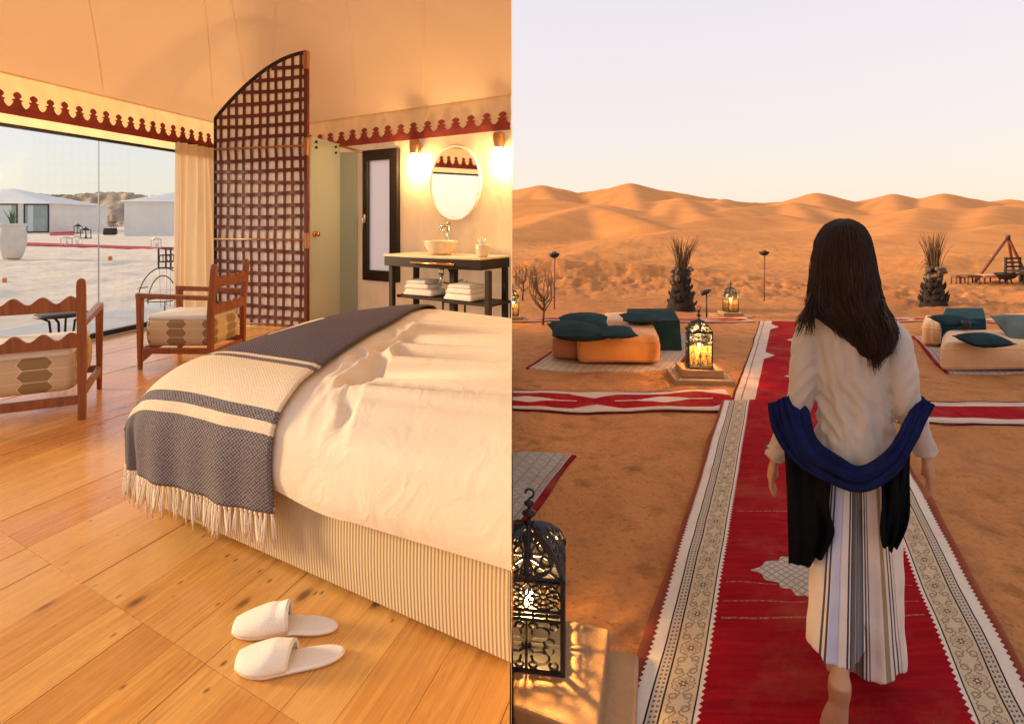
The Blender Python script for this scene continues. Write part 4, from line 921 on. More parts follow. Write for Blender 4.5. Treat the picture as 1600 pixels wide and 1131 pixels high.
# ------------------------------------------------------------------ slippers
def slipper(label, toe, heel, mirror):
    a = G(*toe, FLOOR); b = G(*heel, FLOOR); d = b - a; L = d.length; t_ = thing('slipper', label, 'slipper', ((a.x + b.x) / 2, (a.y + b.y) / 2, FLOOR), math.atan2(d.y, d.x), 'white hotel slippers')
    t_.location.z = FLOOR + .0025
    hw = lambda x: (.052 * math.sqrt(max(1 - ((x - .30) / .31) ** 2, 0)) if x < .30 else (.052 - .014 * math.sin((x - .3) / .4 * math.pi / 2) if x < .70 else .038 * math.sqrt(max(1 - ((x - .70) / .30) ** 2, 0))))
    side = lambda x: mirror * .010 * math.sin(x * math.pi * 1.2)
    n = 40; xs = [.5 - .5 * math.cos(math.pi * i / n) for i in range(n + 1)]
    pts = [((x - .5) * L, hw(x) + side(x), 0) for x in xs] + [((x - .5) * L, -hw(x) + side(x), 0) for x in xs[-2:0:-1]]
    MB().prism(pts, (0, 0, .014)).build('sole', M['slipper'], t_, bevel=.005)
    def up(u, v):
        x = .015 + .50 * u; w = max(hw(x), .006) * 1.02; a = math.pi * v; hgt = .022 + .030 * min(u * 1.5, 1) + (.012 * max(u - .8, 0) / .2 if mirror > 0 else -.010 * u)
        return ((x - .5 + .05 * (v - .5) * u * mirror) * L, side(x) + w * math.cos(a), .013 + hgt * math.sin(a) ** .75)
    MB().tube([(x, y, .009) for x, y, _ in pts] + [(pts[0][0], pts[0][1], .009)], .0042, 6, caps=False).build('sole_piping', M['slipper'], t_)
    MB().tube([up(1.0, v / 20) for v in range(21)], .0045, 6).build('opening_hem', M['slipper'], t_)
    o = MB().grid(up, 26, 24).build('upper', M['slipper'], t_); q = o.modifiers.new('thick', 'SOLIDIFY'); q.thickness = .006
slipper('white open slipper lying closer to the bed', (367, 988), (527, 982), 1)
slipper('white open slipper lying farther from the bed', (371, 1043), (537, 1026), -1)
# ------------------------------------------------------------------ camp seen through the big window
def gz(px, Y): x = (px - PX0) / FPX * Y; return Vector((x, Y, Hs(x, Y)))
def at_ground(px, py):                                  # where the line of sight through a pixel meets the sand
    Y = np.geomspace(3, 200, 900); X = (px - PX0) / FPX * Y; d = CAMZ - (py - PY0) / FPX * Y - H(X, Y); i = int(np.argmax(d < 0)) if (d < 0).any() else len(Y) - 1
    return Vector((X[i], Y[i], CAMZ - (py - PY0) / FPX * Y[i] - d[i]))
def far_tent(label, c, rz, w, d, hw, hr, wins):
    t_ = thing('guest_tent', label, 'tent', c, rz, 'white tents across the camp')
    for x0, x1, y0, y1, nm in ((-w / 2, w / 2, -d / 2, -d / 2 + .08, 'front_wall'), (-w / 2, w / 2, d / 2 - .08, d / 2, 'back_wall'), (-w / 2, -w / 2 + .08, -d / 2 + .08, d / 2 - .08, 'side_wall'), (w / 2 - .08, w / 2, -d / 2 + .08, d / 2 - .08, 'side_wall')):
        MB().box(((x0 + x1) / 2, (y0 + y1) / 2, hw / 2 - .15), (x1 - x0, y1 - y0, hw + .3)).build(nm, M['outcanvas'], t_)
    def rf(u, v):
        x = (u - .5) * 2; y = (v - .5) * 2; k = max(abs(x), abs(y)); return (x * (w / 2 + .25), y * (d / 2 + .25), hw - .06 + (hr - hw) * (1 - k) ** 1.15)
    MB().grid(rf, 20, 20).build('roof', M['outcanvas'], t_)
    for x0, x1, z0, z1, nm in wins:
        fr = MB(); y = -d / 2 - .02; fw = .09
        for q in ((x0, x0 + fw, z0, z1), (x1 - fw, x1, z0, z1), (x0 + fw, x1 - fw, z1 - fw, z1), (x0 + fw, x1 - fw, z0, z0 + fw)):
            fr.box(((q[0] + q[1]) / 2, y, (q[2] + q[3]) / 2), (q[1] - q[0], .07, q[3] - q[2]))
        if nm == 'window':
            xm = x0 + (x1 - x0) * .62; fr.box((xm, y, (z0 + z1) / 2), (.12, .07, z1 - z0 - 2 * fw))
        f = fr.build(nm, M['alu'], t_); MB().box(((x0 + x1) / 2, y + .01, (z0 + z1) / 2), (x1 - x0 - 2 * fw, .02, z1 - z0 - 2 * fw)).build('pane', M['tentglass'], f)
        for k in range(4 if nm == 'window' else 1):
            xx = x0 + .3 + (x1 - x0 - .6) * k / 4
            MB().grid(lambda u, v: (xx + u * (x1 - x0) * .22, y - .012 + .008 * math.sin(u * 25), z0 + fw + v * (z1 - z0 - 2 * fw)), 24, 1).build('drape', M['outdrape'], f)
M['tentglass'] = simple('grey green tent glass', (0.30, 0.38, 0.36), 0.1, var=.15, vs=.7, bump=0)
M['outdrape'] = simple('pale tent drape', (0.62, 0.68, 0.66), .8, var=.05)
yaw = math.atan2(760 / FPX, 1) * 0.0
c = gz(18, 50); c.z = P(0, 363, 50).z
far_tent('white canvas tent with wide dark framed window and glass door, beyond the big pot', c, R(8), 11.2, 8.0, 2.45, 3.9, [(-6, 3.05, .05, 2.35, 'window'), (3.5, 5.35, .05, 2.35, 'door')])
c2 = gz(285, 46); c2.z = P(0, 362, 46).z
far_tent('white canvas tent half hidden behind the curtain, seen through the window', c2, R(22), 6.6, 6.0, 2.35, 3.4, [(.3, 2.6, .05, 2.0, 'door')])
# eroded bank behind
def bankf(u, v):
    px = 60 + 260 * u; Y = 74 + 16 * v + 2.0 * float(fbm(u * 9, v * 3, 3)); top = P(0, 300 + 3 * math.sin(u * 11), 80).z
    x = (px - PX0) / FPX * Y; return (x, Y, 0.4 + (top - .4) * (v ** .8 if v < .75 else .794 + .206 * min((v - .75) / .1, 1)) + .35 * float(fbm(u * 16, v * 6, 3)) * (1 - v))
o = MB().grid(bankf, 80, 30).build('earth_bank', M['bank'], None); tag(o, kind='structure')
m = MB()
for i in range(90):
    u = random.random(); p = Vector(bankf(u, .9)); s_ = random.uniform(.08, .2)
    m.ball(p + Vector((0, 0, .05)), s_ * 2.0, 6, sx=random.uniform(.8, 2.2), sz=.5)
o = m.build('scrub', M['grass2'] if 'grass2' in M else simple('dusty green scrub', (0.34, 0.33, 0.23), .9, var=.4, vs=.5), None); tag(o, 'dusty green scrub along the top of the earth bank', 'scrub', kind='stuff')
# big pot with agave
pc = at_ground(19, 405); sc = pc.y / FPX
pot = thing('plant_pot', 'big pale clay pot with spiky green plant on the sand outside', 'pot', pc)
pr = [(10, 0), (13, 3), (17, 18), (18.5, 30), (18, 40), (16, 46), (17, 50), (19, 53), (18, 55), (15, 52), (14, 46), (.01, 46)]
M['pot'] = simple('pale whitewashed clay', (0.66, 0.60, 0.53), .8, var=.12, vs=2, bs=20, bump=.4)
MB().lathe([(r * sc, z * sc) for r, z in pr], 32).build('clay_body', M['pot'], pot)
for i in range(13):
    a = i * 2.4; ln = random.uniform(22, 36) * sc; rr = random.uniform(.12, .45) * ln
    MB().tube([(0, 0, 46 * sc), (rr * .3 * math.cos(a), rr * .3 * math.sin(a), 46 * sc + ln * .5), (rr * math.cos(a), rr * math.sin(a), 46 * sc + ln)], [1.6 * sc, 1.5 * sc, .15 * sc], 6, flat=.4).build('leaf', M['grass'], pot)
# red rugs
def strip(name, label, pts, wpx, mat=None, group=None):
    m = MB(); vs = []; fs = []
    for i, (px, py) in enumerate(pts):
        for k in (0, 1):
            p = at_ground(px, py + (wpx if k == 0 else 0)); vs.append((p.x, p.y, p.z + .04))
        if i: fs.append((2 * i - 2, 2 * i, 2 * i + 1, 2 * i - 1))
    vs += [(x, y, z - .035) for x, y, z in vs]; N = len(pts) * 2
    for i in range(1, len(pts)): fs += [(2 * i - 2, 2 * i - 2 + N, 2 * i + N, 2 * i), (2 * i - 1, 2 * i + 1, 2 * i + 1 + N, 2 * i - 1 + N)]
    return tag(m.add(vs, fs).build(name, mat or M['redrug'], None), label, 'rug', group)
strip('red_runner', 'long red runner lying across the pale sand outside the window', [(-40, 380), (0, 380), (60, 380.5), (118, 383), (190, 386), (270, 387.5)], 4.0)
strip('red_mat', 'short red mat in front of the far tent door', [(78, 362), (96, 361.5), (116, 361.5)], 6.5)
# lanterns and seats in the yard
def yard_lantern(label, px, py, h, w, mat='alu', lit=False):
    b = at_ground(px, py); k = b.y / FPX; t_ = thing('yard_lantern', label, 'lantern', b, random.uniform(-.4, .4), 'lanterns in the yard'); w_, h_ = w * k, h * k
    fm = MB()
    for sx in (-1, 1):
        for sy in (-1, 1): fm.box((sx * w_ * .46, sy * w_ * .46, h_ * .36), (w_ * .09, w_ * .09, h_ * .72))
    fm.box((0, 0, h_ * .03), (w_ * 1.1, w_ * 1.1, h_ * .06)).box((0, 0, h_ * .70), (w_ * 1.1, w_ * 1.1, h_ * .05)); fm.build('frame', M[mat], t_)
    MB().lathe([(w_ * .74, h_ * .725), (w_ * .25, h_ * .88), (w_ * .07, h_ * .9), (w_ * .07, h_), (.001, h_)], 4).build('roof', M[mat], t_)
    MB().lathe([(w_ * .2, h_ * .06), (w_ * .2, h_ * .4), (.001, h_ * .41)], 10).build('candle', M['candle'] if lit else M['towel'], t_)
yard_lantern('white framed lantern left of the red mat gap', 104, 385, 18, 11, 'cream')
yard_lantern('white framed lantern in front of the tall dark lantern', 120, 382, 16, 11, 'cream')
yard_lantern('tall dark roofed lantern near the far tent door', 134, 373, 19, 10)
yard_lantern('dark roofed lantern right beside the far tent door', 122, 365, 16, 8)
yard_lantern('small lit lantern by the right far tent', 212, 364, 12, 7, 'brass', True)
yard_lantern('small lit lantern at the corner of the far tent', 116, 358, 11, 6, 'brass', True)
yard_lantern('pale lantern on the red runner near the curtain', 244, 388, 18, 11, 'cream')
b = at_ground(172, 369); k = b.y / FPX; t_ = thing('dark_seat', 'black woven seat standing alone in the yard', 'seat', b)
MB().rbox((0, 0, 7 * k), (16 * k, 14 * k, 11 * k), 2.5 * k).build('woven_body', M['iron'], t_)
m = MB()
for i in range(6): m.tube([((-6 + 2.4 * i) * k, 5 * k, 10 * k), ((-7 + 2.7 * i) * k, 7 * k, 18 * k)], .4 * k, 5)
m.build('back_rods', M['iron'], t_)
def hoop_chair(label, px, py, h):
    b = at_ground(px, py); k = b.y / FPX; t_ = thing('hoop_chair', label, 'chair', b, .3, 'wire hoop chairs outside')
    for rr, y in ((1.0, 0), (.62, -.1)):
        MB().tube([(rr * .42 * h * k * math.cos(math.pi * i / 16), y * h * k, h * k * (.45 + rr * .55 * math.sin(math.pi * i / 16))) for i in range(17)], .02 * h * k, 6).build('hoop', M['iron'], t_)
    for sx in (-1, 1):
        for sy in (-.4, .3): MB().tube([(sx * .42 * h * k, 0, h * k * .45), (sx * .36 * h * k, sy * h * k, 0)], .02 * h * k, 6).build('leg', M['iron'], t_)
    MB().tube([(.4 * h * k * math.cos(2 * math.pi * i / 20), -.2 * h * k + .3 * h * k * math.sin(2 * math.pi * i / 20), h * k * .45) for i in range(21)], .02 * h * k, 6).build('seat_ring', M['iron'], t_)
    MB().lathe([(.36 * h * k, .44 * h * k), (.37 * h * k, .47 * h * k), (.001, .49 * h * k)], 16, (0, -.18 * h * k, 0), 1, .75).build('seat_pad', M['pad'], t_)
hoop_chair('wire hoop chair beside the half hidden far tent', 233, 366, 16)
hoop_chair('wire hoop chair at the far tent near the curtain', 253, 366, 15)
# near hoop chair and lantern on the terrace just outside the glass, wire stool by the left armchair
def on_terrace(px, Y): return Vector(((px - PX0) / FPX * Y, Y, FLOOR - .0199))
b = on_terrace(254, 8.25); t_ = thing('terrace_chair', 'black wire hoop chair on the terrace behind the glass', 'chair', b, R(35))
M['wire'] = M['iron']
for rr, y in ((1.0, 0), (.60, -.06)):
    MB().tube([(rr * .30 * math.cos(math.pi * i / 24), y, .10 + .50 * (rr ** .5) * math.sin(math.pi * i / 24)) for i in range(25)], .008, 8).build('hoop', M['wire'], t_)
for sx in (-1, 1): MB().tube([(sx * .30, 0, .10), (sx * .24, -.10, .0)], .008, 6).build('leg', M['wire'], t_)
MB().tube([(-.31, 0, .32), (-.18, -.06, .34)], .007, 6).build('cross_bar', M['wire'], t_)
MB().tube([(.22 * math.cos(2 * math.pi * i / 24), -.2 + .2 * math.sin(2 * math.pi * i / 24), .16) for i in range(25)], .008, 6).tube([(0, -.40, .16), (0, -.38, 0)], .008, 6).build('seat_ring', M['wire'], t_)
b = on_terrace(263, 8.6); t_ = thing('terrace_lantern', 'square patterned metal lantern on the terrace by the curtain', 'lantern', b)
st = MB()
for sx in (-1, 1):
    for sy in (-1, 1): st.tube([(sx * .085, sy * .085, .56), (sx * .07, sy * .07, 0)], .007, 6)
st.build('stand', M['cream'], t_)
fm = MB()
for sx in (-1, 1):
    for sy in (-1, 1): fm.box((sx * .09, sy * .09, .71), (.018, .018, .30))
for z in (.565, .66, .76, .86):
    for sy in (-1, 1): fm.box((0, sy * .09, z), (.162, .012, .012)); fm.box((sy * .09, 0, z), (.012, .162, .012))
for sy in (-1, 1):
    for i in range(3): fm.tube([(-.05 + .05 * i + .028 * math.cos(a / 10 * 6.28), sy * .09, .71 + .05 * math.sin(a / 10 * 6.28)) for a in range(11)], .006, 4)
fm.build('frame', M['iron'], t_)
b = Vector((-3.86, 4.95, FLOOR)); b.x = (97 - PX0) / FPX * 4.95
t_ = thing('wire_stool', 'black wire stool with curved legs behind the left armchair', 'stool', b)
MB().lathe([(.19, .435), (.195, .44), (.19, .455), (.001, .455)], 28).build('seat', M['iron'], t_)
for i in range(4):
    a = .4 + i * math.pi / 2; c_, s_ = math.cos(a), math.sin(a)
    MB().tube([(.18 * c_, .18 * s_, .44), (.09 * c_, .09 * s_, .39), (.075 * c_, .075 * s_, .25), (.10 * c_, .10 * s_, .0)], .010, 8).build('leg', M['iron'], t_)
MB().tube([(.088 * math.cos(2 * math.pi * i / 20), .088 * math.sin(2 * math.pi * i / 20), .12) for i in range(21)], .008, 6).build('foot_ring', M['iron'], t_)
for px, py, lb in ((172, 407, 'small orange ball lamp on the sand beyond the pane joint'), (7, 441, 'small orange ball lamp on the sand at the left edge')):
    b = at_ground(px, py); k = b.y / FPX; o = MB().ball((0, 0, 3.4 * k), 3.5 * k, 14).lathe([(2.5 * k, 0), (2.2 * k, .8 * k), (.01, .9 * k)], 12).build('ball_lamp', M['pouf_o'], None); o.location = b; tag(o, lb, 'ball', 'ball lamps on the sand')
# ------------------------------------------------------------------ rugs on the sand
def rug(name, label, quad, mat, nu=24, nv=60, lift=0.014, wav=0.004, clip=False, group='rugs on the sand'):
    a, b, c, d = [Vector((q[0], q[1], 0)) for q in quad]        # a-b near edge (left to right), d-c far edge
    w = max((b - a).length, (c - d).length / 2); L = ((d - a).length + (c - b).length) / 2; m = MB()
    top = []; uv = []
    for j in range(nv + 1):
        for i in range(nu + 1):
            u, v = i / nu, j / nv; p = (a * (1 - u) + b * u) * (1 - v) + (d * (1 - u) + c * u) * v
            ed = 0.018 * float(vnoise(v * L * 2.1, 3.3 + (u > .5) * 9)) * (1 if i in (0, nu) else 0)
            p = p + (b - a).normalized() * ed
            if clip: p.x = max(p.x, 0.004)
            top.append([p.x, p.y, 0]); uv.append((u * w, v * L))
    tp = np.array(top); z = H(tp[:, 0], tp[:, 1]) + lift + wav * (fbm(tp[:, 0] * 2.3, tp[:, 1] * 2.3, 3) + 0.6)
    tp[:, 2] = z; vs = [tuple(p) for p in tp]
    fs = [(j * (nu + 1) + i, j * (nu + 1) + i + 1, (j + 1) * (nu + 1) + i + 1, (j + 1) * (nu + 1) + i) for j in range(nv) for i in range(nu)]
    rim = [i for i in range(nu + 1)] + [j * (nu + 1) + nu for j in range(1, nv + 1)] + [nv * (nu + 1) + i for i in range(nu - 1, -1, -1)] + [j * (nu + 1) for j in range(nv - 1, 0, -1)]
    o = len(vs); vs += [(vs[k][0], vs[k][1], vs[k][2] - lift - .01) for k in rim]; uv += [uv[k] for k in rim]; N = len(rim)
    fs += [(rim[i], o + i, o + (i + 1) % N, rim[(i + 1) % N]) for i in range(N)]
    m.add(vs, fs); m.uv = uv; m.smooth = True
    return tag(m.build(name, mat, None, auto=40), label, 'rug', group)
def gx(px, py): p = G(px, py, 0.02); return (p.x, p.y)
# near runner, straight to the left of the woman's path and on under her feet
nl, fl, nr_, fr_ = gx(965, 1121), gx(1124, 636), gx(1600, 1044), gx(1418, 724)
def ext(a, b, y): k = (y - a[1]) / (b[1] - a[1]); return (a[0] + (b[0] - a[0]) * k, y)
A_, B_, C_, D_ = ext(nl, fl, 1.05), ext(nr_, fr_, 1.05), ext(nr_, fr_, 5.05), ext(nl, fl, 5.05)
wn = math.dist(A_, B_)
rug('runner_rug', 'red runner with cream patterned borders under the woman', (A_, B_, C_, D_), rug_fancy('red runner with patterned border', wn, .285), 60, 130, .024, .011)
fa_, fb_ = gx(1146, 622), gx(1186, 503); wd = 1.36
A2, D2 = ext(fa_, fb_, 4.93), ext(fa_, fb_, 9.2)
rug('runner_rug', 'red runner with cream zigzag diamonds leading on to the dunes', (A2, (A2[0] + wd, A2[1]), (D2[0] + wd, D2[1]), D2), rug_plain('far runner', wd, 4.3, .20, 2.13), 40, 70, .010)
l0, l1 = G(800, 642, .02).y, G(800, 608, .02).y
rug('cross_rug', 'red rug with cream diamonds running left between lantern and runner', ((1.93, l0), (1.93 + .08, l1), (0.005, l1), (0.005, l0)), rug_plain('left cross rug', l1 - l0, 2, .095, 1.22), 24, 60, .013)
r0, r1 = G(800, 661, .02).y, G(800, 629, .02).y; xr = (1405 - 800) / 900 * r0
rug('cross_rug', 'plain red rug with cream edges running right of the woman', ((xr, r1), (xr, r0), (xr + 3.4, r0), (xr + 3.4, r1)), rug_plain('right cross rug', r1 - r0, 3.4, .115, 30.0), 24, 60, .011)
y0, y1 = G(800, 504, .01).y, G(800, 497, .01).y
rug('far_cross_rug', 'faded red rug across the far end, left of the long runner', ((D2[0] - .1, y0), (D2[0] - .1, y1), (-1.5, y1), (-1.5, y0)), rug_plain('far left cross rug', y1 - y0, 5, .09, 1.4, (.62, .40, .28)), 12, 60, .012)
rug('far_cross_rug', 'faded red rug across the far end, right of the long runner', ((D2[0] + wd - .25, y1), (D2[0] + wd - .25, y0), (10.5, y0), (10.5, y1)), rug_plain('far right cross rug', y1 - y0, 5, .09, 1.4, (.62, .40, .28)), 12, 60, .012)
c0 = gx(902, 706); c1 = gx(800, 836); dr = Vector((c0[0] - c1[0], c0[1] - c1[1], 0)).normalized()
rug('corner_rug', 'grey patterned rug corner with red edge beside the big lantern', ((c1[0] - 1.0, c1[1] - .02), (c1[0] + .004, c1[1] - .02), (c0[0], c0[1]), (c0[0] - 1.0, c0[1] + .012)), rug_plain('grey corner rug', 1.0, .6, .2, 30, (.46, .40, .33), False), 100, 24, .012, clip=True)
def poly_rug(name, label, quad, mat): return rug(name, label, quad, mat, 20, 20, .012)
q = [gx(822, 576), gx(1056, 576), gx(1108, 522), gx(905, 522)]
poly_rug('seating_rug', 'cream rug under the orange poufs on the left', q, rug_plain('left seating rug', math.dist(q[0], q[1]), 1.6, .2, 30, (.66, .50, .36), False))
q = [gx(1478, 583), gx(1720, 578), gx(1640, 516), gx(1424, 524)]
poly_rug('seating_rug', 'cream red edged rug under the poufs on the right', q, rug_plain('right seating rug', math.dist(q[0], q[1]), 1.6, .2, 30, (.62, .50, .42), False))
# ------------------------------------------------------------------ poufs, tables, cushions
def pouf(label, quad, h, mat, zpx=None, r=.06):         # quad: four floor pixels (near-left, near-right, far-right, far-left)
    p = [G(*q, .03) for q in quad]; c = sum(p, Vector()) / 4; t_ = None
    m = MB(); n = 7; ring = []
    lv = [(0, .90), (.012, .97), (.04, 1.0), (h * .35, 1.03), (h * .65, 1.03), (h - .07, 1.0), (h - .03, .965), (h - .008, .90), (h, .80)]
    vs = []; fs = []
    pts = []
    for k in range(4):                                   # rounded corners
        a, b, d = p[k - 1], p[k], p[(k + 1) % 4]; u1 = (a - b).normalized(); u2 = (d - b).normalized()
        for i in range(n):
            q_ = i / (n - 1); pts.append(b + u1 * r * (1 - q_) ** 2 + u2 * r * q_ ** 2)
        L = (d - b).length; 
        for i in range(1, 8): pts.append(b + u2 * (r + (L - 2 * r) * i / 8))
    N = len(pts)
    for z, k in lv:
        for i, q_ in enumerate(pts):
            e = q_ - c; k2 = 1 - (1 - k) * .5 / max(e.length, .2); w = .010 * float(vnoise(i * .5, z * 7))
            vs.append((e.x * (k2 + w), e.y * (k2 + w), z + (.006 * float(vnoise(i * .7, 4)) if z > .1 else 0)))
    for j in range(len(lv) - 1):
        for i in range(N): fs.append((j * N + i, j * N + (i + 1) % N, (j + 1) * N + (i + 1) % N, (j + 1) * N + i))
    vs.append((0, 0, h + .012)); a = len(vs) - 1; L = (len(lv) - 1) * N
    for i in range(N): fs.append((a, L + i, L + (i + 1) % N))
    fs.append(tuple(range(N - 1, -1, -1)))
    m.add(vs, fs); m.smooth = True; o = m.build('pouf', mat, None); o.location = (c.x, c.y, c.z)
    for j_ in (2, 5):
        MB().tube([Vector(vs[j_ * N + i]) * 1.0 + (Vector(vs[j_ * N + i]) * Vector((1, 1, 0))).normalized() * .002 if False else Vector(vs[j_ * N + i]) for i in range(N)] + [Vector(vs[j_ * N])], .007, 6, caps=False).build('piping', mat, o)
    return tag(o, label, 'pouf', 'floor poufs')
def cushion(label, px, py, w, d, h, mat, rz, tilt=(0, 0), Y=None, z=.3):
    h *= 1.35; b = G(px, py, z); t_ = thing('scatter_cushion', label, 'cushion', b, rz, 'scatter cushions'); t_.rotation_euler = (tilt[0], tilt[1], rz)
    def f(sg):
        def g(u, v):
            x = (u - .5) * 2; y = (v - .5) * 2; k = (1 - x * x) * (1 - y * y); pin = 1 - .10 * (1 - abs(x)) * abs(y) ** 3 - 0; pin2 = 1 - .10 * (1 - abs(y)) * abs(x) ** 3
            return (x * w / 2 * pin2, y * d / 2 * pin, h / 2 + sg * h / 2 * max(k, 0) ** .42 + .006 * float(vnoise(x * 4, y * 4)) * k)
        return g
    MB().grid(f(1), 16, 16).build('front_side', mat, t_); m = MB().grid(f(-1), 16, 16); m.f = [q[::-1] for q in m.f]; m.build('back_side', mat, t_)
    rim = [(-1, -1), (1, -1), (1, 1), (-1, 1), (-1, -1)]; pts = []
    for a, b_ in zip(rim[:-1], rim[1:]):
        for i in range(8): pts.append(Vector(f(1)((a[0] + (b_[0] - a[0]) * i / 8) / 2 + .5, (a[1] + (b_[1] - a[1]) * i / 8) / 2 + .5)))
    MB().tube(pts + [pts[0]], .006, 6).build('piping', mat, t_)
def cloth_table(label, quad, h, mat, flare=.10):
    p = [G(*q, .03) for q in quad]; c = sum(p, Vector()) / 4; t_ = thing('low_table', label, 'table', c, 0, 'low tables with cloths')
    n = 14; top = []
    for k in range(4):
        for i in range(n): top.append((p[k] * (1 - i / n) + p[(k + 1) % 4] * (i / n)) - c)
    N = len(top); vs = []; fs = []
    for j in range(9):
        q = j / 8
        for i, e in enumerate(top):
            cr = abs(((i % n) / n) - .5) * 2; fl = 1 - flare * (1 - q) - 0
            wv = .022 * math.sin(i * 2.1 + math.sin(i * .7)) * (1 - q); k_ = (1 + flare * (1 - q) * (.4 + .6 * cr) + wv) * .88
            vs.append((e.x * k_, e.y * k_, .004 + (h - .004) * q))
    for j in range(8):
        for i in range(N): fs.append((j * N + i, j * N + (i + 1) % N, (j + 1) * N + (i + 1) % N, (j + 1) * N + i))
    fs.append(tuple(range(8 * N, 9 * N)))
    m = MB().add(vs, fs); m.smooth = True; m.build('tablecloth', mat, t_, auto=50)
    pq = [e * .84 for e in (top[0], top[n], top[2 * n], top[3 * n])]; MB().prism([(e.x, e.y, h - .03) for e in pq], (0, 0, .026)).build('table_top', M['dark'], t_)
    for e in pq: MB().tube([(e.x * .9, e.y * .9, 0), (e.x * .9, e.y * .9, h - .03)], .025, 8).build('leg', M['dark'], t_)
    return c
cloth_table('low table under dark green cloth behind the long orange pouf', [(985, 548), (1068, 548), (1056, 521), (975, 521)], .36, M['clothg'])
pouf('long bright orange pouf in front of the dark green table', [(903, 567), (1030, 568), (1024, 545), (905, 545)], .31, M['pouf_o'])
pouf('darker terracotta pouf at the left end of the seating', [(862, 561), (902, 562), (925, 536), (876, 536)], .29, M['pouf_r'])
pouf('pale pouf behind the teal cushions left of the dark green table', [(938, 532), (985, 532), (985, 516), (944, 516)], .27, M['pouf_c'])
cushion('lower teal cushion on the terracotta pouf', 901, 530, .62, .40, .15, M['teal'], .1, (.15, .05), z=.30)
cushion('upper teal cushion behind the terracotta pouf', 912, 517, .56, .36, .15, M['teal'], -.1, (.2, -.03), z=.36)
cushion('small dark teal cushion lying on the long orange pouf', 962, 527, .42, .30, .09, M['teal'], .05, (.1, 0), z=.335)
cushion('flat teal cushion by the far edge of the dark green table', 1000, 503, .46, .30, .08, M['teal'], .0, (.1, 0), z=.38)
def cup(label, px, py, z):
    o = MB().lathe([(.035, 0), (.045, .02), (.05, .07), (.046, .09), (.04, .088), (.03, .03), (.001, .02)], 16).build('tea_bowl', M['iron'], None); o.location = G(px, py, z); return tag(o, label, 'bowl', 'bowls on the low tables')
cup('dark bowl on the dark green table', 1017, 507, .366); 
cloth_table('low table under teal cloth on the right', [(1465, 541), (1545, 541), (1540, 517), (1475, 517)], .34, M['clothb'])
pouf('small cream pouf left of the teal table', [(1441, 539), (1470, 541), (1474, 524), (1445, 522)], .28, M['pouf_c'])
pouf('long sand coloured pouf in front of the teal table', [(1470, 579), (1660, 578), (1640, 551), (1476, 551)], .29, M['pouf_c'])
pouf('sand coloured pouf at the right edge behind the long pouf', [(1590, 546), (1680, 546), (1665, 522), (1563, 522)], .30, M['pouf_c'])
cushion('teal cushion lying on the long sand coloured pouf', 1536, 541, .42, .30, .10, M['teal'], .05, (.1, 0), z=.31)
cushion('teal cushion at the far edge of the teal table', 1489, 508, .42, .30, .09, M['teal'], .1, (.15, 0), z=.35)
cushion('grey green cushion at the right edge of the picture', 1602, 526, .55, .42, .17, M['greytl'], -.2, (.5, 0), z=.31)
cup('dark bowl on the teal table', 1509, 514, .345)
# ------------------------------------------------------------------ lanterns
def ring2(c, r, n=14, a0=0.0, a1=2 * math.pi): return [(c[0] + r * math.cos(a0 + (a1 - a0) * i / n), c[1] + r * math.sin(a0 + (a1 - a0) * i / n)) for i in range(n + 1)]
def motif(kind):                                         # lists of 2D polylines inside the unit square (-1..1)
    L = []
    if kind == 'scroll':
        for sx in (-1, 1):
            for sy in (-1, 1):
                L.append([(sx * x, sy * y) for x, y in ring2((.42, .50), .26, 12, -math.pi * .5, math.pi * 1.05)])
                L.append([(sx * x, sy * y) for x, y in ring2((.66, .16), .15, 10, 0, math.pi * 1.5)])
                L.append([(sx * x, sy * y) for x, y in ring2((.20, .80), .12, 10)]); L.append([(sx * x, sy * y) for x, y in ring2((.80, .80), .13, 10)])
                L.append([(sx * .05, sy * .1), (sx * .2, sy * .26), (sx * .42, sy * .24)])
        L += [[(-1, 0), (1, 0)], [(0, -1), (0, 1)], ring2((0, 0), .13, 10)]
    if kind == 'rose':
        for i in range(10):
            a = 2 * math.pi * i / 10; L.append([(.22 * math.cos(a), .22 * math.sin(a)), (.68 * math.cos(a), .68 * math.sin(a))])
            b = a + .314; L.append(ring2((.74 * math.cos(b), .74 * math.sin(b)), .17, 8))
        L += [ring2((0, 0), .2, 10), ring2((0, 0), .95, 20)]
        for sx in (-1, 1):
            for sy in (-1, 1): L.append([(sx * .72, sy * .62), (sx, sy)])
    if kind == 'band':
        for i in range(5): L.append(ring2((-.8 + .4 * i, 0), .18, 8))
        for i in range(6): L.append([(-1 + .4 * i, -1), (-1 + .4 * i, 1)])
    return L
